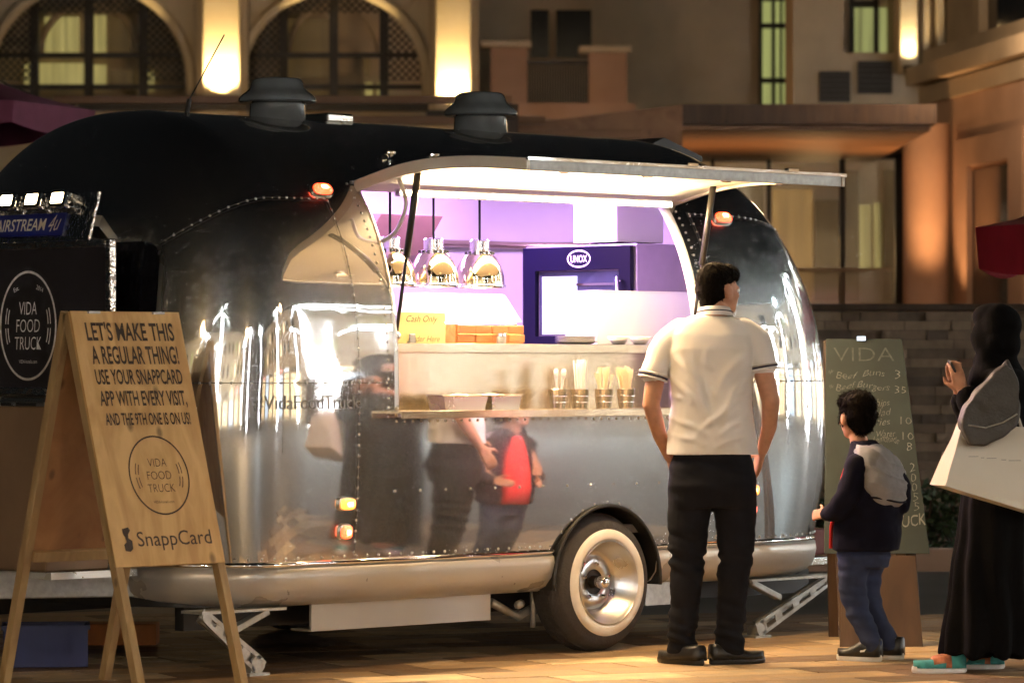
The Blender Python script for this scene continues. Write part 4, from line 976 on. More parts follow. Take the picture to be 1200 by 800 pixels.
p = C_.P(*C_.hit(1062.5, 80), .42); mb = MB(); mb.lathe([(.07, -.1), (.09, 0), (.0, 0)], c=p, n=14); bp(mb, 'wall_sconce', 'darkframe')
L = light('sconce_beam', 'SPOT', p + V((0, 0, .02)), 80, (1, .72, .36), None, r=.04, spot_size=radians(110), spot_blend=1.); aim(L, V((0, 0, 1)) + FW * .05); rel(bl, L)
for k, (x0, x1) in enumerate(((1080, 1088), (1096, 1104), (1112, 1122))):
    mb = MB(); C_.box(mb, x0, -200, x1, 110, 0, .15 + .1 * k); bp(mb, 'fluted_strip', 'plasterwarm')
# right wing running towards the viewer
D_ = Pl(1090, 43, .15)
mb = MB(); a1 = D_.hit(1260, 300)[0]
za = D_.hit(1090, 122)[1]
D_.wbox(mb, 0, a1, -.1, za, -.6, 0); bp(mb, 'wing_wall', 'plasterpink')
for dz, n1 in ((0, .30), (.22, .45), (.42, .25)):
    mb = MB(); D_.wbox(mb, -.3, a1, za + dz, za + dz + .2, -.7, n1 - .25); bp(mb, 'cornice', 'plasterwarm')
mb = MB(); D_.wbox(mb, -.2, a1, za + .62, za + 6, -.7, -.25); bp(mb, 'upper_wall', 'plasterwarm')
a0_, zt_ = D_.hit(1137, 10); a1_, _ = D_.hit(1195, 10); zb2 = D_.hit(1150, 72)[1]
mb = MB(); D_.wbox(mb, a0_, a1_, zb2, zb2 + 4, -.26, -.2); bp(mb, 'dark_window', 'blackglass')
mb = MB(); D_.wbox(mb, a0_ - .25, a0_, zb2, zb2 + 4, -.26, -.1); bp(mb, 'window_reveal', 'plasterwarm')
a0_, zt_ = D_.hit(1141, 200); a1_, _ = D_.hit(1186, 200)
mb = MB(); D_.wbox(mb, a0_, a1_, -.05, zt_, -.02, .015); bp(mb, 'doorway', 'blackglass')
mb = MB(); D_.wbox(mb, a0_ - .6, a0_ - .05, -.05, zt_ + .35, 0, .06); D_.wbox(mb, a1_ + .05, a1_ + .6, -.05, zt_ + .35, 0, .06); D_.wbox(mb, a0_ - .05, a1_ + .05, zt_ + .05, zt_ + .35, 0, .06); bp(mb, 'door_surround', 'plasterpink')
# canopy over the glazed front
E_ = Pl(900, 40)
f0 = E_.P(*E_.hit(805, 121), 1.5); 
mb = MB(); q0 = Pl(900, 38)
q0.box(mb, 800, 122, 1098, 145, -6, 0); bp(mb, 'canopy_roof', 'brownwood')
mb = MB(); Sf = q0.hit(690, 146); q0.box(mb, 690, 146, 1092, 152, -6, -.12); bp(mb, 'canopy_soffit', 'soffit')
mb = MB(); a_, zz = q0.hit(690, 150); b_, _ = q0.hit(800, 122); mb.prism([q0.P(a_ - 1, zz - .25, 0), q0.P(b_, zz - .25, 0), q0.P(b_, q0.hit(800, 122)[1], 0), q0.P(a_ - 1, zz + .0, 0)], FW * 5); bp(mb, 'canopy_wing', 'soffit')
mb = MB(); E2 = Pl(900, 43.5); E2.box(mb, 560, 152, 1092, 186, -.3, 0); bp(mb, 'glazing_head', 'soffit')
fr_ = MB()
for x0, x1 in ((833, 837), (899, 903), (984, 990), (1049, 1058)): E2.box(fr_, x0, 180, x1, 470, -.06, .06, -.05)
E2.box(fr_, 833, 182, 1058, 186, -.06, .06); bp(fr_, 'glazing_frame', 'darkframe')
for x0, x1 in ((837, 899), (903, 984), (990, 1049)):
    mb = MB(); E2.box(mb, x0, 186, x1, 470, -.01, 0, -.05); bp(mb, 'glass_panel', 'glass')
In = Pl(900, 48)
for x0, y0, x1, y1, m in ((830, 205, 895, 470, 'dimpane'), (905, 222, 952, 352, 'litpane3'), (955, 235, 985, 352, 'dimpane'), (1007, 240, 1020, 316, 'litpane'), (1024, 238, 1032, 316, 'litpane'), (990, 200, 1006, 352, 'dimpane'), (1036, 200, 1050, 352, 'dimpane')):
    mb = MB(); In.box(mb, x0, y0, x1, y1, 0, .05); bp(mb, 'lit_room_panel', m)
mb = MB(); In.box(mb, 700, 180, 1090, 480, -.4, -.01, -.1); bp(mb, 'room_wall', 'plasterwarm')
Ra = Pl(900, 42.8); mb = MB(); Ra.box(mb, 838, 314, 1045, 318, -.05, .03)
for k in range(52): x = 838 + k*4; Ra.box(mb, x, 318, x + 1.6, 356, -.02, 0)
tag(bp(mb, 'terrace_railing', 'plasterwarm'), kind='stuff')
for x0, x1 in ((1058, 1112),):
    Q_ = Pl(1085, 42); p0 = Q_.P(*Q_.hit(1085, 400)); r_ = (x1 - x0)/2/(FPX/42); mb = MB(); mb.lathe([(r_, -.1), (r_, Q_.hit(1085, 146)[1])], c=(p0.x, p0.y, 0), n=32); bp(mb, 'round_column', 'plasterpink', smooth=True)
    for xx in (1070, 1098):
        p = Q_.P(*Q_.hit(xx, 360), r_ + .55); L = light('column_uplight', 'SPOT', p, 70, (1, .52, .22), None, r=.1, spot_size=radians(80), spot_blend=1.); aim(L, V((0, 0, 1)) + FW * .3); rel(bl, L)
L = light('soffit_fill', 'POINT', at(960, 300, 46), 22, (1, .6, .25), None, r=.3); rel(bl, L)  # added fill behind the glazing to warm the soffit, no lamp body
for x_ in (760, 900, 1030):  # added upward fill for the canopy soffit, hidden behind the stone wall
    L = light('canopy_fill', 'SPOT', at(x_, 366, 40.5), 75, (1, .52, .22), None, r=.1, spot_size=radians(120), spot_blend=1.); aim(L, (0, 0, 1)); rel(bl, L)
L = light('wing_fill', 'POINT', at(1120, 40, 37.5), 130, (1, .66, .40), None, r=.2); rel(bl, L)  # added fill to brighten the right wing, no lamp fitted
L = light('terrace_fill', 'POINT', at(250, 150, 46), 80, (1, .62, .28), None, r=.3); rel(bl, L)  # added fill for the arched facade, no fixture of its own
L = light('court_fill', 'POINT', at(860, 60, 47), 26, (1, .62, .25), None, r=.4); rel(bl, L)  # added fill lifting the recessed court wall, no fixture
L = light('balcony_fill', 'POINT', at(640, 150, 50), 60, (1, .55, .26), None, r=.3); rel(bl, L)  # added orange fill for the balcony piers, bare point light
# ================================================================== TIMBER PERGOLA behind the trailer
pg = thing('pergola', (at(330, 430, 36).x, at(330, 430, 36).y, 0), 'dark timber pergola beams behind the trailer roof', 'pergola', rz=-pi/4)
s36 = FPX / 36; PXp = lambda px: (px - 330) / s36; PZ = lambda py: 1.36 + (430 - py) / s36
for x0, x1, y0, y1, dy in ((62, 600, 112, 121, 0), (-40, 640, 129, 139, .8), (-60, 760, 140, 150, 1.6)):
    mb = MB(); mb.box((PXp(x0), dy, PZ(y1)), (PXp(x1), dy + .12, PZ(y0))); mb.build('beam', 'soffit', pg, bevel=.006)
for x0 in (70, 330, 590):
    for dy in (.12, 1.45):
        mb = MB(); mb.box((PXp(x0), dy, -.02), (PXp(x0) + .14, dy + .14, PZ(121) if dy < 1 else PZ(140))); mb.build('post', 'brownwood', pg)
    mb = MB(); mb.box((PXp(x0) + .01, -.1, PZ(139) + .0), (PXp(x0) + .13, 2.0, PZ(131))); mb.build('cross_beam', 'brownwood', pg)
# ================================================================== STONE-CLAD TERRACE WALL
wd_ = 27.5; Wl = Pl(1050, wd_); st = thing('stone_wall', (Wl.O.x, Wl.O.y, 0), 'stacked ledgestone terrace wall behind the chalkboard', 'wall')
M['stone'] = [mat('ledgestone_%d' % i, c, .8, 0, 9, .25, .3, 26) for i, c in enumerate(((.20, .145, .10), (.27, .20, .14), (.15, .115, .085), (.33, .25, .17), (.24, .15, .10)))]
mb = MB(); Wl.box(mb, 700, 366, 1330, 800, -.4, -.03, -.1); rel(st, mb.build('wall_core', M['stone'][2]))
mb = MB(); Wl.box(mb, 700, 356, 1330, 364, -.45, .05); rel(st, mb.build('coping', 'brownwood', bevel=.01))
zt = Wl.hit(1000, 365)[1]; rows = 26; rh = (zt - .02) / rows; rs = random.Random(5); x0 = Wl.hit(935, 400)[0]; x1 = Wl.hit(1212, 400)[0]
for r_ in range(rows):
    a_ = x0 - rs.uniform(0, .2)
    while a_ < x1:
        w_ = rs.uniform(.12, .42); mb = MB(); Wl.wbox(mb, a_ + .003, a_ + w_ - .003, .02 + r_*rh + .002, .02 + (r_+1)*rh - .002, -.05, rs.uniform(-.012, .028))
        rel(st, mb.build('stone', rs.choice(M['stone']), fix=False)); a_ += w_
# planting strip kerb and shrubs at the wall's foot
kb = MB(); Wl.wbox(kb, Wl.hit(700, 600)[0], Wl.hit(1330, 600)[0], -.05, .14, 1.5, 1.68); tag(kb.build('planter_kerb', 'plasterpink', bevel=.01), kind='structure')
def shrub(x, d, h, r, lb):
    p = at(x, 430, d); t = thing('shrub', (p.x, p.y, -.012), lb, 'shrub', 'low shrubs along the stone wall'); R_ = random.Random(int(x)); mb = MB()
    for k in range(520):
        a = R_.uniform(0, 2*pi); u = R_.random() ** .5; z = R_.uniform(.15, 1) * h; rr = r * u * (1 - .5 * (z/h)**2); c = V((rr*cos(a), rr*sin(a), z))
        d1 = V((R_.gauss(0, 1), R_.gauss(0, 1), R_.gauss(.3, .6))).normalized(); d2 = d1.cross(V((R_.gauss(0,1), R_.gauss(0,1), 1))).normalized(); L_ = R_.uniform(.05, .10)
        mb.add([c, c + d1*L_*.5 + d2*L_*.22, c + d1*L_, c + d1*L_*.5 - d2*L_*.22], [(0, 1, 2, 3)])
    tag(mb.build('foliage', 'foliage', t, fix=False), kind='stuff')
    mb = MB()
    for k in range(6): a = k; mb.tube([(0, 0, 0), (r*.4*cos(a), r*.4*sin(a), h*.5), (r*.7*cos(a), r*.7*sin(a), h*.85)], .008, 5)
    mb.build('stem', 'brownwood', t)
shrub(1083, 26.4, .55, .35, 'dark leafy shrub beside the menu board'); shrub(1128, 26.4, .5, .35, 'dark leafy shrub behind the woman in black'); shrub(985, 26.4, .5, .3, 'dark leafy shrub behind the boy')
# ================================================================== PARASOLS
def parasol(px_tip, py_top, py_bot, d, side, half, m, lb, rz):
    tip = at(px_tip, py_bot, d); c = tip + RT * side * half; t = thing('parasol', (c.x, c.y, -.012), lb, 'parasol', rz=rz)
    z0 = tip.z; z1 = at(px_tip, py_top, d).z; zc_ = z1 + half * .42; mb = MB(); n = 8; ro = half
    ring0 = [V((ro*cos(2*pi*k/n), ro*sin(2*pi*k/n), z1)) for k in range(n)]; 
    for k in range(n):
        a, b = ring0[k], ring0[(k+1) % n]; N_ = 6; top = V((0, 0, zc_))
        prev = None
        for j in range(N_ + 1):
            f = j / N_; sag = -.10 * sin(pi * f); L0 = a.lerp(top, f) + V((0, 0, sag)); R0 = b.lerp(top, f) + V((0, 0, sag))
            if prev: mb.add([prev[0], prev[1], R0, L0], [(0, 1, 2, 3)])
            prev = (L0, R0)
    o = mb.build('canopy', m, t); sm = o.modifiers.new('thickness', 'SOLIDIFY'); sm.thickness = .006
    for k in range(n):
        a, b = ring0[k], ring0[(k+1) % n]; mb = MB(); pts = []
        for j in range(9):
            f = j / 8; p = a.lerp(b, f); pts.append((p, V((p.x*.985, p.y*.985, z0 + .05 * (1 - sin(pi * f))))))
        for (p0, q0_), (p1, q1_) in zip(pts, pts[1:]): mb.add([p0, p1, q1_, q0_], [(0, 1, 2, 3)])
        v_ = mb.build('valance', m, t); sm = v_.modifiers.new('thickness', 'SOLIDIFY'); sm.thickness = .005
        mb = MB(); mb.bar(a * .98 + V((0, 0, .02 * 0)), V((0, 0, zc_ - .08)), .02, .012); mb.build('rib', 'darkframe', t)
    mb = MB(); mb.tube([(0, 0, 0), (0, 0, zc_)], .028, 12); mb.build('pole', 'darkframe', t, smooth=True)
    mb = MB(); mb.lathe([(.0, 0), (.30, 0), (.30, .06), (.06, .09), (.06, .3), (0, .3)], n=24); mb.build('base', 'darkframe', t, auto=40)
parasol(1143, 264, 322, 23, 1, 1.35, 'red_cloth', 'dark red parasol beyond the woman in black', -pi/4)
parasol(112, 128, 160, 29, -1, 1.6, 'purple_cloth', 'dark purple parasol behind the front of the trailer', -pi/4)
# ================================================================== LOOSE THINGS UNDER THE DRAWBAR
p = at(54, 780, 17.55); p.z = 0
t = thing('plastic_crate', p, 'blue plastic crate on the ground beneath the drawbar', 'crate', rz=-pi/4 + .12)
mb = MB(); mb.box((-.19, -.14, 0), (.19, -.125, .185)); mb.box((-.19, .125, 0), (.19, .14, .185)); mb.box((-.19, -.125, 0), (-.175, .125, .185)); mb.box((.175, -.125, 0), (.19, .125, .185)); mb.box((-.175, -.125, 0), (.175, .125, .012)); mb.build('crate_body', 'bluecrate', t, bevel=.004)
mb = MB(); mb.box((-.2, -.15, .17), (.2, -.14, .19)); mb.box((-.2, .14, .17), (.2, .15, .19)); mb.box((-.2, -.14, .17), (-.19, .14, .19)); mb.box((.19, -.14, .17), (.2, .14, .19)); mb.build('crate_rim', 'bluecrate', t)
for x_ in (-.1, 0, .1): mb = MB(); mb.box((x_ - .006, -.147, .01), (x_ + .006, -.14, .17)); mb.build('crate_rib', 'bluecrate', t)
p = at(140, 757, 18.9); p.z = 0
t = thing('timber_block', p, 'orange painted timber block behind the A-frame sign', 'block', rz=-pi/4)
for k in range(2): mb = MB(); mb.box((-.19, -.10 + k*.1, 0), (.19, -.003 + k*.1, .105)); mb.build('plank', 'orange', t, bevel=.006)
# ================================================================== PLAZA ROUND THE VIEWER (seen mirrored in the polished skin)
def street_lamp(x, y, h, warm, watts, lb, grp):
    t = thing('street_lamp', (x, y, -.012), lb, 'lamp', grp)
    mb = MB(); mb.lathe([(.0, 0), (.14, 0), (.14, .05), (.07, .12), (.055, .5), (.045, h - .3), (.04, h - .1)], n=14); mb.build('pole', 'darkframe', t, auto=40)
    mb = MB(); mb.lathe([(.05, h - .12), (.16, h - .10), (.17, h + .28), (.22, h + .30), (.05, h + .42), (0, h + .43)], n=16); mb.build('lamp_housing', 'darkframe', t, auto=40) if False else None
    mb = MB(); mb.lathe([(.05, h - .12), (.14, h - .09), (.14, h - .06), (.0, h - .06)], n=16); mb.lathe([(.20, h + .27), (.06, h + .40), (0, h + .41)], n=16); mb.build('lamp_housing', 'darkframe', t, auto=40)
    mb = MB(); mb.lathe([(.09, h - .06), (.14, h + .08), (.13, h + .24), (.0, h + .26)], n=16); mb.build('lantern_glass', 'lampwarm' if warm else 'lampcool', t, smooth=True)
    light('lantern_light', 'SPOT', (0, 0, h - .14), watts, (1, .68, .36) if warm else (.80, .95, 1.), t, r=.25, spot_size=radians(165), spot_blend=.5)
street_lamp(-9.0, -16.5, 6.0, True, 5600, 'warm lantern on a dark pole across the plaza', 'warm plaza lanterns')
street_lamp(4.5, -13.0, 6.0, True, 800, 'warm lantern on a dark pole across the plaza', 'warm plaza lanterns')
street_lamp(-15.5, -4.0, 6.0, True, 1700, 'warm lantern on a dark pole across the plaza', 'warm plaza lanterns')
street_lamp(16, -9, 6.5, False, 3600, 'cool white lantern beside the lit palms', 'cool plaza lanterns')
street_lamp(-4, -24, 7.0, False, 3000, 'cool white lantern beside the lit palms', 'cool plaza lanterns')
street_lamp(20, -22, 7.0, False, 3000, 'cool white lantern beside the lit palms', 'cool plaza lanterns')
def palm():
    t = thing('palm_tree', (0, 0, -.012), 'palm tree wrapped in white fairy lights on the plaza', 'palm tree', 'palms wrapped in fairy lights'); h = 7.6
    mb = MB(); mb.tube([(.10*sin(i*.5), .06*sin(i*.35), h*i/20) for i in range(21)], [.15 - .05*i/20 + .010*(i % 2) for i in range(21)], 12); mb.build('trunk', 'palmtrunk', t, auto=60)
    mb = MB(); pts = []
    for i in range(500):
        u = i / 499; A = u * 2*pi*24; k = u*20; r = .15 - .05*u + .025 + .01 * sin(i * 2.3); pts.append((.10*sin(k*.5) + r*cos(A), .06*sin(k*.35) + r*sin(A), .25 + (h - .3)*u))
    mb.tube(pts, .018, 4); mb.build('light_rope', 'rope', t)
    R_ = random.Random(2)
    for k in range(13):
        a = 2*pi*k/13 + R_.uniform(-.2, .2); L_ = R_.uniform(1.7, 2.3); el = R_.uniform(.3, 1.1); mb = MB(); spine = []
        for i in range(13):
            s_ = i/12; spine.append(V((cos(a)*L_*s_*cos(el*.6), sin(a)*L_*s_*cos(el*.6), h + L_*(sin(el)*s_ - 1.15*s_*s_))))
        for i in range(1, 12):
            d_ = (spine[i+1] - spine[i-1]).normalized(); sd = d_.cross(V((0, 0, 1))).normalized(); w_ = .42*sin(pi*(i/12)**.7) + .05
            for sg2 in (-1, 1): mb.add([spine[i] - d_*.05, spine[i] + d_*.05, spine[i] + sd*sg2*w_ + d_*.25 - V((0, 0, .14))], [(0, 1, 2)])
        mb.tube(spine, [.022*(1 - i/14) for i in range(13)], 5); mb.build('frond', 'foliage', t, fix=False)
        if k % 3 == 0: mb = MB(); mb.tube([q + V((0, 0, .03)) for q in spine[:10]], .012, 4); mb.build('light_rope', 'rope', t)
    return t
p0 = palm()
for i, (x, y, s_) in enumerate(((13, -16.85, 1.), (6, -22, 1.1), (-3.5, -30, 1.15), (16.5, -24, .9), (24, -26, 1.), (23, -13.5, .95), (-16, -30, 1.1), (-27, -17, 1.1), (33, -24, 1.1), (9.5, -30, 1.1), (17, -3.5, .9), (24, -6.5, 1.), (27, 2, 1.), (20, 4, .85), (-9.5, -22.5, 1.), (-11.8, -7.0, .8), (-22, -8, 1.))):
    t = p0 if i == 0 else copy_tree(p0); t.location = (x, y, -.012); t.rotation_euler = (0, 0, i * 1.3); t.scale = (s_ * (1.7 if i in (0, 15, 10, 11) else 1.2), s_ * (1.7 if i in (0, 15, 10, 11) else 1.2), s_)
# low row of shops across the plaza
M['shopcool'] = glow('shop_cool', (.50, .72, 1.), 1.6, False); M['shopwarm'] = glow('shop_warm', (1., .70, .32), 1.6, False); M['shopred'] = glow('shop_red', (1., .08, .10), 1.2, False)
def shop_row(nm, loc, rz, lb, watts, col):
    sh_ = thing(nm, loc, lb, 'building', rz=rz)
    mb = MB(); mb.box((-26, -4, -.05), (26, 4, 13.0)); mb.build('shop_wall', 'plasterwarm', sh_)
    mb = MB(); mb.box((-26.4, -4.4, 13.0), (26.4, 4.6, 13.4)); mb.build('roof_slab', 'darkframe', sh_)
    for k in range(10):
        x_ = -24 + k*5; mb = MB(); mb.box((x_, 4.0, .3), (x_ + 3.6, 4.06, 2.9)); w_ = mb.build('shop_window', ('shopwarm', 'shopcool', 'shopwarm')[k % 3], sh_)
        mb = MB()
        for q in range(5): mb.box((x_ + q*.9 - .04, 4.06, .3), (x_ + q*.9 + .04, 4.14, 2.9))
        mb.box((x_, 4.06, 2.2), (x_ + 3.6, 4.12, 2.3)); mb.build('mullions', 'darkframe', w_)
        mb = MB(); mb.box((x_, 4.0, 3.2), (x_ + 3.6, 4.15, 3.6)); mb.build('fascia', ('shopred', 'shopcool', 'darkframe', 'shopwarm')[k % 4], sh_)
    
    for k in range(16):
        for q in range(2):
            x_ = -24.5 + k*3.2; z_ = 5.4 + q*3.6; mb = MB(); mb.box((x_, 4.0, z_), (x_ + 1.3, 4.05, z_ + 1.9)); mb.build('upper_window', ('blackglass', 'shopwarm', 'blackglass', 'litpane2', 'blackglass')[(k*3 + q*2) % 5], sh_)
    for x_ in (-16, -5, 6, 17):  # added wash without fixtures, so the fronts show in the mirroring skin
        L = light('facade_fill', 'SPOT', (x_, 13, 5), watts * .5, col, sh_, r=.3, spot_size=radians(120), spot_blend=.8); aim(L, (0, -1, .12))
shop_row('shop_row', (20, -42, 0), radians(40), 'low row of lit shops across the plaza', 4500, (1, .74, .46))
shop_row('arcade_building', (-38, -25, 0), radians(-58), 'arcade of lit shops at the far left of the plaza', 9000, (1, .90, .74))
shop_row('mall_building', (47, -6, 0), radians(84), 'broad shop front at the far right of the plaza', 6000, (.86, .94, 1))

# ================================================================== PEOPLE
def fuse(name, mb, voxel, smooth, m, parent, wr=None, it=6):
    me = mb.mesh('tmp'); bm = bmesh.new(); bm.from_mesh(me); bmesh.ops.recalc_face_normals(bm, faces=bm.faces); bm.to_mesh(me); bm.free()
    o = bpy.data.objects.new('tmp', me); COL.objects.link(o)
    r = o.modifiers.new('r', 'REMESH'); r.mode = 'VOXEL'; r.voxel_size = voxel
    if smooth: s_ = o.modifiers.new('s', 'SMOOTH'); s_.factor = .5; s_.iterations = smooth
    m2 = bpy.data.meshes.new_from_object(o.evaluated_get(bpy.context.evaluated_depsgraph_get())); bpy.data.objects.remove(o); bpy.data.meshes.remove(me); m2.name = name
    if wr:
        cos_ = [(v.co.copy(), v.normal.copy()) for v in m2.vertices]
        for v, (c, n_) in zip(m2.vertices, cos_): v.co = c + n_ * wr(c)
    for p in m2.polygons: p.use_smooth = True
    m2.materials.clear()
    return ob(name, m2, m, parent)
def limb(mb, pts, n=14):                           # pts: (x,y,z,r) tapered round limb with domed ends
    P = [V(p[:3]) for p in pts]; R_ = [p[3] for p in pts]; Q = []; rr = []
    for i in range(len(P) - 1):
        for k in range(4):
            t = k/4; Q.append(P[i].lerp(P[i+1], t)); rr.append(R_[i] + (R_[i+1] - R_[i])*t)
    Q.append(P[-1]); rr.append(R_[-1])
    d0 = (Q[0] - Q[1]).normalized(); d1 = (Q[-1] - Q[-2]).normalized()
    Q = [Q[0] + d0*rr[0]*.8, Q[0] + d0*rr[0]*.5] + Q + [Q[-1] + d1*rr[-1]*.5, Q[-1] + d1*rr[-1]*.8]; rr = [rr[0]*.55, rr[0]*.86] + rr + [rr[-1]*.86, rr[-1]*.55]
    mb.tube(Q, rr, n); return mb
def trunk(mb, rows, n=24, e=2.3, rot=0):           # rows: (cx, cy, z, half width, half depth)
    mb.loft([mb.ring(x, y, z, a, b, n, e, rot) for x, y, z, a, b in rows]); return mb
def head(mb, c, yaw, s=1., tilt=0):                # adult head; +y local is the face
    Mx = Matrix.Translation(V(c)) @ Matrix.Rotation(yaw, 4, 'Z') @ Matrix.Rotation(tilt, 4, 'X')
    def E(p, r): mb.ell(Mx @ V([q*s for q in p]), [q*s for q in r], 18, 12, Mx.to_3x3())
    E((0, -.012, .03), (.076, .096, .092)); E((0, .022, -.03), (.066, .074, .080)); E((0, .052, -.082), (.040, .036, .030)); E((0, .060, -.055), (.036, .030, .034))
    E((0, .098, -.022), (.011, .020, .016)); E((0, .088, .0), (.008, .014, .026)); E((0, .086, -.058), (.024, .012, .007)); E((0, .085, -.068), (.021, .012, .007))
    for sx in (-1, 1):
        E((sx*.030, .078, .012), (.018, .016, .008)); E((sx*.076, .0, -.012), (.012, .022, .033)); E((sx*.082, -.008, -.002), (.008, .018, .024)); E((sx*.042, .058, -.025), (.024, .022, .020))
    return Mx
def eyes(Mx, s, parent):
    for sx in (-1, 1):
        e_ = MB(); e_.ell(Mx @ V((sx*.030*s, .084*s, .0)), [.011*s]*3, 10, 8); e_.build('eye', 'solewhite', parent, smooth=True)
        e_ = MB(); e_.ell(Mx @ V((sx*.030*s, .093*s, .0)), [.0055*s]*3, 8, 6); e_.build('iris', 'hair', parent, smooth=True)
def hand(mb, w, d, side, nrm, s=1., curl=.5):      # wrist point, direction of the fingers, thumb direction, palm normal
    w = V(w); d = V(d).normalized(); t = V(side); t = (t - d*t.dot(d)).normalized(); n_ = V(nrm); n_ = (n_ - d*n_.dot(d) - t*n_.dot(t)).normalized()
    for k in range(5): a = w + d*(.018 + .016*k)*s; mb.ell(a, (.001, .001, .001), 4, 3) if False else None
    for o_ in (-.026, -.009, .009, .026): limb(mb, [(*(w + d*.005*s + t*o_*.7*s), .013*s), (*(w + d*.085*s + t*o_*s), .0125*s)], 8)
    for o_, L_ in ((.028, .066), (.010, .075), (-.010, .070), (-.028, .055)):
        a = w + d*.088*s + t*o_*s; b = a + (d*cos(curl*.5) + n_*sin(curl*.5))*L_*.45*s; c = b + (d*cos(curl*1.3) + n_*sin(curl*1.3))*L_*.33*s; e_ = c + (d*cos(curl*2) + n_*sin(curl*2))*L_*.25*s
        limb(mb, [(*a, .0092*s), (*b, .0088*s), (*c, .0080*s), (*e_, .0068*s)], 8)
    a = w + d*.022*s + t*.028*s; b = a + (d*.6 + t*.7 + n_*.2).normalized()*.042*s; c = b + (d*.85 + t*.25 + n_*.35).normalized()*.032*s
    limb(mb, [(*a, .0125*s), (*b, .0105*s), (*c, .0085*s)], 8)
def shoe(name, c, yaw, L_, w, h, upper, sole, parent, extra=None):
    Mx = Matrix.Translation(V(c)) @ Matrix.Rotation(yaw, 4, 'Z')          # toe towards +y
    mb = MB(); R0 = lambda z, k, dy=0: [Mx @ V((w*.5*k*(1.0 + .12*sin(A))*cos(A)*(1 if sin(A) > -.2 else .86), L_*.5*k*sin(A) + dy, z)) for A in [2*pi*i/24 for i in range(24)]]
    mb.loft([R0(0, .97), R0(.008, 1.02), R0(.026, 1.01), R0(.030, .98)]); s_ = mb.build('sole', sole, None, auto=50)
    mb = MB(); rows = []
    for i in range(11):
        f = i/10; y = -L_*.48 + L_*.95*f; hh = h*(1 - .0*f) if f < .38 else h*(1 - .62*min(1, (f - .38)/.42)**.8); hh = hh*(1 if f < .88 else 1 - .55*((f - .88)/.12)**1.5); hh = max(hh, .035)
        ww = w*.5*(.78 + .28*sin(pi*min(1, f*1.08)*.85))*(1 if f < .85 else sqrt(max(.12, 1 - ((f - .85)/.16)**2))) * (1 if f > .08 else .8)
        rows.append([Mx @ V((ww*math.copysign(abs(cos(A))**.7, cos(A)), y, .022 + hh*max(0, sin(A))**.75 if sin(A) > 0 else .022)) for A in [2*pi*k/20 for k in range(20)]])
    mb.loft(rows); o = mb.build(name, upper, parent, smooth=True); s_.parent = o; return o, Mx
def strands(o, n_, seed, L0=.022, w=.0016):        # short blades of hair lying over the scalp mass
    me = o.data; R_ = random.Random(seed); vs = [(v.co.copy(), v.normal.copy()) for v in me.vertices]; mb = MB()
    for _ in range(n_):
        c, nn = R_.choice(vs); d = V((R_.gauss(0, .35), R_.gauss(-.25, .35), R_.gauss(-.75, .35))); d = (d - nn * d.dot(nn) * .85 + nn * .22).normalized(); sd = d.cross(nn).normalized() * w; L_ = L0 * R_.uniform(.6, 1.3)
        c = c - nn * .002; mb.add([c - sd, c + sd, c + d*L_*.6 + sd*.7, c + d*L_ - nn*.003, c + d*L_*.6 - sd*.7], [(0, 1, 2, 3, 4)])
    tag(mb.build('hair_strands', 'hair', o.parent, fix=False), kind='stuff')
FR = -pi/4
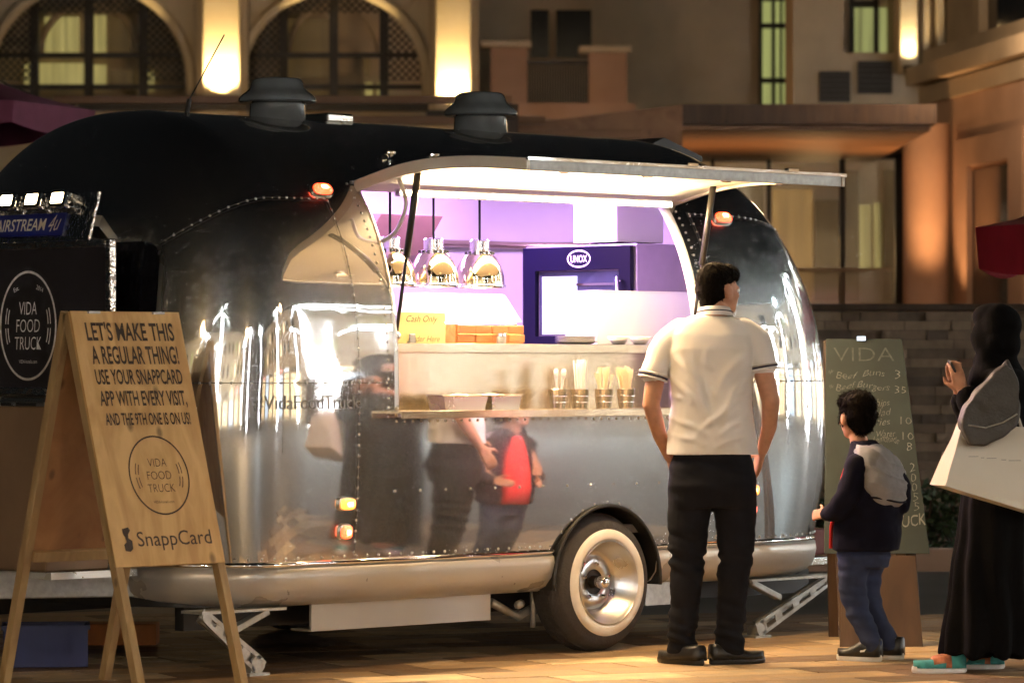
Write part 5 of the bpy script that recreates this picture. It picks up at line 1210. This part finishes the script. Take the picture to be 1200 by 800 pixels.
# ---- man in the white polo, seen from behind
def man():
    base = V((-.217, -.83, 0)); t = thing('person', base, 'person in white polo shirt and dark jeans waiting at the hatch', 'person', rz=FR)
    sc = 255.; px = lambda x: (x - 832) / sc; pz = lambda y: (773 - y) / sc
    b = MB()
    Mh = head(b, (px(845), .03, pz(336)), -.95, 1.02)
    limb(b, [(px(838), .0, pz(385), .062), (px(842), .015, pz(355), .056)])
    trunk(b, [(px(836), .0, z, a, d) for z, a, d in ((.93, .15, .10), (1.1, .155, .10), (1.3, .175, .11), (1.45, .18, .10), (1.53, .10, .07))])
    # arms
    limb(b, [(px(785), 0, pz(392), .052), (px(770), -.02, pz(440), .045), (px(765), -.02, pz(470), .041), (px(776), .06, pz(506), .034), (px(788), .12, pz(532), .026)])
    limb(b, [(px(887), 0, pz(390), .052), (px(897), -.02, pz(435), .047), (px(905), -.03, pz(466), .043), (px(904), .03, pz(496), .036), (px(897), .09, pz(524), .027)])
    hand(b, (px(789), .13, pz(535)), (.25, .55, -.8), (.3, .8, .4), (1, 0, .2), 1., .5); hand(b, (px(896), .10, pz(528)), (-.25, .45, -.85), (-.3, .8, .4), (-1, 0, .2), 1., .5)
    for x0, x1, x2 in ((808, 807, 803), (865, 862, 857)): limb(b, [(px(x0), 0, .92, .075), (px(x1), .0, .5, .055), (px(x2), .0, .10, .038)])
    fuse('body', b, .0072, 4, 'skin', t); eyes(Mh, 1.02, t)
    h = MB(); 
    def E(p, r): h.ell(Mh @ V(p), r, 24, 16, Mh.to_3x3())
    E((0, -.020, .046), (.081, .098, .083)); E((0, -.042, .005), (.0775, .073, .075)); E((0, .03, .070), (.072, .074, .055)); E((0, -.056, -.045), (.056, .040, .036)); E((0, -.040, -.075), (.046, .040, .022))
    ho = fuse('hair', h, .0045, 5, 'hair', t, lambda c: .0030 * noise.noise(V((c.x*85, c.y*85, c.z*45)))); strands(ho, 2600, 4, .018)
    s_ = MB()
    trunk(s_, [(px(837), .005, pz(529), .214, .150), (px(836), .005, pz(505), .203, .138), (px(836), 0, pz(470), .188, .125), (px(836), 0, pz(430), .194, .128), (px(836), 0, pz(405), .204, .126), (px(836), 0, pz(388), .200, .112), (px(837), .0, pz(376), .165, .092), (px(838), .005, pz(366), .095, .075)], 32, 2.5)
    limb(s_, [(px(800), 0, pz(385), .062), (px(782), -.005, pz(400), .066), (px(771), -.015, pz(425), .062), (px(768), -.018, pz(434), .060)], 18)
    limb(s_, [(px(872), 0, pz(383), .062), (px(888), -.005, pz(395), .066), (px(894), -.015, pz(415), .062), (px(896), -.018, pz(424), .060)], 18)
    FOLDS = [(-.15, 1.42, -.02, 1.22, .020, .013), (.16, 1.43, .03, 1.24, .020, .012), (-.17, 1.33, -.03, 1.14, .017, .011), (.17, 1.34, .06, 1.12, .018, .012), (-.10, 1.30, .05, 1.06, .015, .008),
             (.12, 1.22, -.06, 1.04, .016, .010), (-.18, 1.14, -.02, 1.055, .014, .010), (.18, 1.13, .03, 1.04, .014, .010), (-.18, 1.06, -.03, 1.005, .012, .008), (.18, 1.05, .02, .995, .012, .008), (-.02, 1.44, .02, 1.33, .018, .007), (-.19, 1.24, -.09, 1.20, .012, .008), (.19, 1.25, .10, 1.19, .012, .008)]
    def wr(c):
        k = .007 * noise.noise(V((c.x*4 + 3, c.y*3, c.z*4))) + .0025 * noise.noise(V((c.x*14, c.y*9, c.z*11)))
        if c.y < .06 and abs(c.x) < .25:
            for x0, z0, x1, z1, w_, a_ in FOLDS:
                dx, dz = x1 - x0, z1 - z0; L2 = dx*dx + dz*dz; tt = max(0, min(1, ((c.x - x0)*dx + (c.z - z0)*dz) / L2)); qx = c.x - x0 - dx*tt + .012*sin(tt*5 + x0*30); qz = c.z - z0 - dz*tt
                k += a_ * math.exp(-(qx*qx + qz*qz) / (w_*w_)) * (.35 + .65*sin(pi*min(1, tt + .08)))
        else: k += .005 * sin(c.z*55 + c.x*9 + 3*noise.noise(c*5)) * .5
        if c.y < 0: k -= .012 * math.exp(-(c.x / .06) ** 2) * max(0, min(1, (c.z - 1.05) / .12)) * max(0, min(1, (1.46 - c.z) / .12))
        return k
    sh_o = fuse('polo_shirt', s_, .0070, 4, 'polo', t, wr)
    for q in ((px(768), -.018, pz(435), px(771), -.015, pz(423)), (px(896), -.018, pz(425), px(894), -.015, pz(413))):
        c = V(q[:3]); d = (c - V(q[3:])).normalized(); qd = d.to_track_quat('Z', 'Y')
        for o_, m_, r_ in ((.018, 'polo', .0655), (.006, 'navy', .0665), (-.004, 'polo', .066)):
            cb_ = MB(); cc = c + d*o_; cb_.tube([cc + qd @ V((r_*cos(A), r_*sin(A), 0)) for A in [2*pi*k/24 for k in range(25)]], .0055 if m_ == 'polo' else .004, 6); cb_.build('cuff', m_, sh_o, smooth=True)
    cl = MB(); c0 = V((px(840), .012, pz(364)))
    rings = []
    for z_, r_ in ((-.016, .080), (.004, .072), (.024, .067), (.026, .070), (.008, .078), (-.014, .088)): rings.append([c0 + V((r_*cos(A)*1.02, r_*.98*sin(A), z_ - .012*sin(A))) for A in [2*pi*k/28 for k in range(28)]])
    for r0, r1 in zip(rings, rings[1:]): cl.add(r0 + r1, [(k, (k+1) % 28, 28 + (k+1) % 28, 28 + k) for k in range(28)])
    cl.build('collar', 'polo', sh_o, smooth=True)
    cl = MB(); cl.tube([c0 + V((.0795*cos(A)*1.02, .0795*.98*sin(A), .0065 - .012*sin(A))) for A in [2*pi*k/28 for k in range(29)]], .003, 6); cl.build('collar_stripe', 'navy', sh_o, smooth=True)
    j = MB()
    trunk(j, [(px(836), 0, pz(520), .165, .105), (px(836), -.003, pz(540), .192, .126), (px(836), -.008, pz(565), .204, .142), (px(837), -.004, pz(590), .196, .125)], 28, 2.4)
    limb(j, [(px(812), 0, pz(560), .104), (px(809), 0, pz(605), .098), (px(808), .005, pz(650), .082), (px(805), -.01, pz(695), .070), (px(801), -.01, pz(738), .064), (px(801), .0, pz(757), .067)], 20)
    limb(j, [(px(864), 0, pz(560), .102), (px(864), 0, pz(605), .096), (px(864), .005, pz(650), .080), (px(860), -.005, pz(695), .070), (px(857), -.005, pz(736), .066), (px(858), .01, pz(756), .069)], 20)
    def wj(c):
        low = max(0, 1 - abs(c.z - .14)/.18) + max(0, 1 - abs(c.z - .50)/.12)*.9 + .3
        return .016 * low * noise.noise(V((c.x*6, c.y*6, c.z*30 + c.x*8))) + .006*noise.noise(c*12)
    fuse('jeans', j, .009, 4, 'jeansblack', t, wj)
    shoe('shoe', (px(800), -.01, 0), .75, .285, .100, .072, 'shoeblack', 'shoeblack', t); shoe('shoe', (px(866), .02, 0), -1.15, .285, .100, .072, 'shoeblack', 'shoeblack', t)
man()
# ---- boy in the dark jacket with a grey hood, facing the hatch
def boy():
    base = V((.489, -1.18, 0)); t = thing('person', base, 'small boy in dark jacket with grey hood down and blue jeans', 'person', rz=FR - .55)
    sc = 251.7; px = lambda x: (x - 1012) / sc; pz = lambda y: (776 - y) / sc
    fy = 1.25                                      # faces left and slightly away
    b = MB(); Mh = head(b, (px(1000), .0, pz(492)), 1.0, .93)
    limb(b, [(px(1008), .0, pz(545), .046), (px(1002), .0, pz(515), .042)])
    trunk(b, [(px(1018), 0, z, .085, .105) for z in (.52, .65, .8, .88)] + [(px(1016), 0, .93, .05, .06)])
    limb(b, [(px(1012), -.11, pz(556), .036), (px(1002), -.15, pz(590), .032), (px(978), -.13, pz(604), .024)]); limb(b, [(px(1012), .11, pz(556), .036), (px(1000), .15, pz(590), .032), (px(976), .10, pz(606), .024)])
    hand(b, (px(976), -.13, pz(605)), (-1, .25, -.1), (0, .3, 1), (.1, .8, 0), .72, .8); hand(b, (px(974), .10, pz(607)), (-1, -.25, -.1), (0, -.3, 1), (.1, -.8, 0), .72, .8)
    for y_ in (-.06, .06): limb(b, [(px(1006), y_*.95, .50, .042), (px(1003), y_, .34, .036), (px(1011), y_, .22, .032), (px(1026), y_*1.1, .07, .026)])
    fuse('body', b, .0065, 4, 'skin', t); eyes(Mh, .93, t)
    h = MB()
    def E(p, r): h.ell(Mh @ (V(p)*.93), [q*.93 for q in r], 22, 14, Mh.to_3x3())
    E((0, -.018, .050), (.086, .104, .086)); E((0, -.050, .010), (.080, .072, .085)); E((0, .04, .075), (.074, .068, .052)); E((0, -.062, -.040), (.058, .040, .048))
    for sx in (-1, 1): E((sx*.070, .02, .005), (.014, .018, .045))
    ho = fuse('hair', h, .0048, 5, 'hair', t, lambda c: .0035*noise.noise(V((c.x*80, c.y*80, c.z*40)))); strands(ho, 2600, 6, .026)
    j = MB()
    trunk(j, [(px(1012), 0, pz(648), .150, .155), (px(1014), 0, pz(625), .155, .158), (px(1018), 0, pz(590), .145, .150), (px(1020), 0, pz(562), .130, .150), (px(1019), 0, pz(545), .110, .140), (px(1014), 0, pz(530), .075, .095), (px(1009), 0, pz(520), .056, .062)], 28, 2.3)
    limb(j, [(px(1018), -.13, pz(548), .058), (px(1012), -.18, pz(580), .056), (px(998), -.175, pz(600), .050), (px(980), -.135, pz(605), .038)], 16)
    limb(j, [(px(1022), .13, pz(548), .058), (px(1030), .17, pz(585), .054), (px(1000), .16, pz(604), .048), (px(979), .105, pz(607), .038)], 16)
    limb(j, [(px(1040), .04, pz(552), .05), (px(1054), .05, pz(575), .045), (px(1052), .05, pz(595), .04)], 14)
    jo = fuse('jacket', j, .008, 4, 'jacket', t, lambda c: .008*noise.noise(V((c.x*8, c.y*8, c.z*16))) + .003*noise.noise(c*30))
    hd = MB()                                      # hood lying down the back
    hd.loft([[V((px(x) + a*cos(A), -.02 + d*sin(A), pz(y) + .0)) for A in [2*pi*k/24 for k in range(24)]] for x, y, a, d in ((1036, 596, .060, .070), (1040, 590, .085, .115), (1040, 575, .092, .140), (1036, 558, .090, .150), (1030, 543, .084, .140), (1024, 531, .070, .115), (1018, 524, .05, .08))])
    fuse('hood', hd, .007, 4, 'hood', t, lambda c: .014*noise.noise(V((c.x*10, c.y*10, c.z*12))) + .007*(1 - abs(sin(c.z*38 + c.y*16 + 2*noise.noise(c*8))))**3 + .003*noise.noise(c*40))
    hs_ = MB(); hs_.tube([V((px(1039) + .091*cos(A), -.02 + .122*sin(A), pz(588) - .012*cos(A*2))) for A in [2*pi*k/36 for k in range(37)]], .005, 6); hs_.build('hood_hem', 'jacket', t, smooth=True)
    r_ = MB(); r_.loft([[V((px(1012) - .156 + bx_, .075*cos(A)*k, pz(yy) )) if False else V((px(1004) - .118 - .02*sin(pi*(yy-545)/100) + .02*abs(cos(A)), .070*cos(A)*k, pz(yy) + .004*sin(A))) for A in [2*pi*i/12 for i in range(12)]] for yy, k, bx_ in ((642, 1, 0), (610, 1.05, 0), (570, 1, 0), (545, .7, 0))]); fuse('t_shirt', r_, .008, 2, 'redshirt', t) if False else None
    f_ = MB(); rows = []
    for yy, k, xo in ((646, .070, -.156), (620, .074, -.159), (590, .068, -.150), (562, .055, -.134), (545, .04, -.112), (532, .025, -.08)):
        cx = {646: 1012, 620: 1014, 590: 1018, 562: 1020, 545: 1019, 532: 1014}[yy]; rows.append([V((px(cx) + xo - .006*cos(pi*i/8 - pi/2), -k + 2*k*i/8, pz(yy))) for i in range(9)])
    for r0, r1 in zip(rows, rows[1:]): f_.add(r0 + r1, [(k, k+1, 10+k, 9+k) for k in range(8)])
    o = f_.build('t_shirt', 'redshirt', t, smooth=True); o.modifiers.new('thickness', 'SOLIDIFY').thickness = .012
    l_ = MB()
    trunk(l_, [(px(1010), 0, pz(640), .115, .118), (px(1010), 0, pz(655), .118, .122), (px(1010), 0, pz(668), .11, .11)], 22)
    for y_, dx in ((-.062, 0), (.062, 3)): limb(l_, [(px(1006 + dx), y_, pz(655), .080), (px(1002 + dx), y_, pz(690), .066), (px(1010 + dx), y_, pz(720), .056), (px(1024 + dx), y_*1.1, pz(745), .048), (px(1029 + dx), y_*1.15, pz(756), .050)], 16)
    fuse('jeans', l_, .008, 4, 'jeansblue', t, lambda c: .008*noise.noise(V((c.x*9, c.y*9, c.z*30))) + .004*noise.noise(c*18))
    for x_, y_ in ((1013, -.075), (1022, .085)):
        o, Mx = shoe('shoe', (px(x_), y_, 0), pi/2 + .06, .225, .085, .085, 'shoeblack', 'solewhite', t)
        sw = MB(); pts = [(.058, -.01, .055), (.058, .03, .050), (.056, .065, .062), (.057, .03, .060), (.058, .0, .064), (.058, -.02, .070)]
        sw.add([Mx @ V((-q[0]*.70 * 1.06, -.035 + q[1]*.8, q[2]*.9 - .004)) for q in pts], [tuple(range(6))]); sw.build('swoosh', 'solewhite', o, fix=False)
        sk_ = MB(); sk_.loft([sk_.ring(px(x_ + 12), y_, z_, .040, .036, 14) for z_ in (.06, .10)]); sk_.build('sock', 'hood', t)
boy()
# ---- woman in black with bags
def woman():
    base = V((.357, -1.957, 0)); t = thing('person', base, 'person in black robe and headscarf holding a phone', 'person', rz=FR)
    sc = 261.; px = lambda x: (x - 1150) / sc; pz = lambda y: (786 - y) / sc
    fy = .75; b = MB(); Mh = head(b, (px(1166), .0, pz(393)), fy, .92)
    limb(b, [(px(1170), .0, pz(445), .05), (px(1164), .0, pz(415), .046)])
    trunk(b, [(px(1172), 0, z, .10, .14) for z in (.8, 1.0, 1.2, 1.3)])
    limb(b, [(px(1165), -.16, pz(452), .04), (px(1150), -.20, pz(500), .036), (px(1132), -.12, pz(470), .028), (px(1126), -.10, pz(458), .025)])
    limb(b, [(px(1165), .16, pz(452), .04), (px(1160), .20, pz(510), .036), (px(1130), .12, pz(475), .028), (px(1124), -.02, pz(458), .025)])
    hand(b, (px(1126), -.10, pz(457)), (-.35, .1, 1), (-.8, .3, .2), (-.5, .9, 0), .92, .7); hand(b, (px(1123), -.02, pz(457)), (-.35, .1, 1), (-.8, -.3, .2), (-.5, -.9, 0), .92, .7)
    for y_ in (-.08, .08): limb(b, [(px(1160), y_, .7, .07), (px(1150), y_, .3, .05), (px(1124), y_, .06, .034)])
    fuse('body', b, .0075, 4, 'skin', t); eyes(Mh, .92, t)
    r_ = MB(); rows = []
    for y, xc, a, d in ((766, 1156, .195, .25), (740, 1156, .185, .24), (690, 1160, .170, .225), (640, 1164, .160, .21), (590, 1168, .155, .20), (540, 1172, .155, .195), (490, 1174, .150, .20), (455, 1174, .140, .205), (436, 1172, .11, .17), (425, 1170, .07, .10)): rows.append((px(xc), 0, pz(y), a, d))
    trunk(r_, rows, 36, 2.1)
    limb(r_, [(px(1170), -.16, pz(450), .075), (px(1158), -.21, pz(500), .072), (px(1140), -.14, pz(480), .062), (px(1132), -.11, pz(468), .055)], 16); limb(r_, [(px(1170), .16, pz(450), .075), (px(1165), .21, pz(505), .072), (px(1140), .13, pz(484), .062), (px(1129), .0, pz(470), .055)], 16)
    def wr(c): A = atan2(c.y, c.x - px(1165)); k = max(0, min(1, (1.0 - c.z)/.9)); return .020*k*sin(A*11 + 2*noise.noise(c*3)) + .010*noise.noise(V((c.x*6, c.y*6, c.z*5)))
    fuse('robe', r_, .010, 4, 'abaya', t, wr)
    s_ = MB(); Mr = Mh
    def E(p, r): s_.ell(Mh @ V(p), r, 22, 14, Mh.to_3x3())
    E((0, -.030, .040), (.092, .108, .098)); E((0, -.045, -.035), (.088, .085, .10)); E((0, .02, .075), (.082, .088, .065)); E((0, .03, -.12), (.075, .075, .055))
    for sx in (-1, 1): E((sx*.065, .015, -.01), (.026, .060, .095))
    trunk(s_, [(px(1172), 0, pz(452), .14, .175), (px(1171), 0, pz(440), .125, .15), (px(1169), 0, pz(425), .10, .11), (px(1167), 0, pz(410), .085, .09)], 24)
    fuse('headscarf', s_, .008, 4, 'abaya', t, lambda c: .010*noise.noise(V((c.x*9, c.y*9, c.z*12))))
    for y_, x_ in ((-.12, 1098), (.11, 1150)):
        o, Mx = shoe('shoe', (px(x_), y_, 0), pi/2 + .05, .245, .088, .062, 'teal', 'solewhite', t)
        tp_ = MB()
        for a0, a1, m_ in ((-.05, .03, 'multi'),):
            tp_.loft([[Mx @ V((.0455*math.copysign(abs(cos(A))**.7, cos(A)), y2, .024 + (.060 if y2 < 0 else .050)*max(0, sin(A))**.75)) for A in [2*pi*k/18 for k in range(18)]] for y2 in (a0, (a0+a1)/2, a1)]); tp_.build('shoe_panel', m_, o, smooth=True)
    ph = thing('phone', (0, 0, 0), 'dark mobile phone in the hands of the woman', 'phone'); pm_ = Matrix.LocRotScale(base, (Matrix.Rotation(FR, 3, 'Z')).to_euler(), None)
    ph.location = pm_ @ V((px(1120), -.06, pz(440))); ph.rotation_euler = (.2, -.5, FR)
    q = MB(); q.box((-.005, -.037, -.07), (.005, .037, .07)); q.build('phone_body', 'black', ph, bevel=.004); q = MB(); q.box((-.0065, -.033, -.062), (-.0048, .033, .062)); q.build('screen', 'blackglass', ph)
    # bags hang in front of her, on the camera's side
    bg_ = thing('handbag', pm_ @ V((px(1146), -.44, pz(475))), 'slouchy grey leather shoulder bag hung above the white shopping bag', 'bag', rz=FR); gx = lambda x: (x - 1146)/sc; gz = lambda y: (475 - y)/sc
    q = MB(); out = [(1163, 427), (1174, 434), (1180, 450), (1180, 478), (1176, 498), (1160, 512), (1140, 520), (1122, 520), (1116, 508), (1112, 493), (1118, 474), (1132, 456), (1148, 440)]
    q.prism([V((gx(x), -.05, gz(y))) for x, y in out], (0, .13, 0)); fuse('bag_body', q, .010, 10, 'baggrey', bg_, lambda c: .012*noise.noise(V((c.x*8 + c.z*6, c.y*5, c.z*8))) + .004*noise.noise(c*22))
    q = MB(); q.tube([V((gx(x), -.03 + .03*k, gz(y))) for k, (x, y) in enumerate(((1172, 440), (1166, 425), (1162, 432), (1163, 446)))], .012, 8); q.build('strap', 'baggrey', bg_, smooth=True)
    q = MB(); q.tube([V((gx(x), -.058, gz(y))) for x, y in ((1120, 497), (1140, 500), (1160, 494), (1176, 484))], .004, 6); q.build('zip', 'galv', bg_, smooth=True)
    wb = thing('shopping_bag', pm_ @ V((px(1150), -.33, pz(560))), 'large white paper shopping bag carried by the woman in black', 'bag', rz=FR + .26); gx = lambda x: (x - 1146)/sc; gz = lambda y: (560 - y)/sc
    q = MB(); fr0 = [(1110, 494), (1222, 503), (1218, 606), (1082, 566)]; n = 16; vs = []
    for d_ in (-.075, .085):
        for i in range(n + 1):
            for k in range(n + 1):
                u, w_ = i/n, k/n; x = (fr0[0][0]*(1-u) + fr0[1][0]*u)*(1-w_) + (fr0[3][0]*(1-u) + fr0[2][0]*u)*w_; y = (fr0[0][1]*(1-u) + fr0[1][1]*u)*(1-w_) + (fr0[3][1]*(1-u) + fr0[2][1]*u)*w_
                pin = (.35 + .65*w_); vs.append(V((gx(x), d_*pin*1.15 + .020*noise.noise(V((u*2.5, w_*2.5, d_*20))), gz(y))))
    m_ = n + 1; fs = []
    for s2 in (0, 1):
        o_ = s2*m_*m_
        for i in range(n):
            for k in range(n): fs.append((o_ + i*m_ + k, o_ + (i+1)*m_ + k, o_ + (i+1)*m_ + k+1, o_ + i*m_ + k+1))
    e_ = m_*m_
    for i in range(n): fs += [(i*m_ + n, (i+1)*m_ + n, e_ + (i+1)*m_ + n, e_ + i*m_ + n), (i, i+1, e_ + i+1, e_ + i), (n*m_ + i, n*m_ + i+1, e_ + n*m_ + i+1, e_ + n*m_ + i)]
    q.add(vs, fs); o = q.build('bag_body', 'bagwhite', wb, auto=40)
    q = MB(); q.tube([V((gx(x), .0, gz(y))) for x, y in ((1150, 500), (1152, 485), (1165, 470), (1180, 485), (1186, 503))], .007, 8); q.build('handle', 'bagwhite', wb, smooth=True)
    text('lettering', 'BATH & BODY', 'greyprint', V((gx(1150), -.056, gz(535))), V((.995, 0, -.06)), V((.06, 0, .995)), .26, .018, wb, bold=-.02) if False else None
    q = MB()
    for k, (x0, x1) in enumerate(((1112, 1124), (1127, 1131), (1134, 1146), (1152, 1158), (1161, 1176))): q.box((gx(x0), -.079, gz(533 + (x0-1112)*.10) - .0014), (gx(x1), -.0775, gz(533 + (x0-1112)*.10) + .0014))
    q.build('faint_print', 'greyprint', wb)
woman()
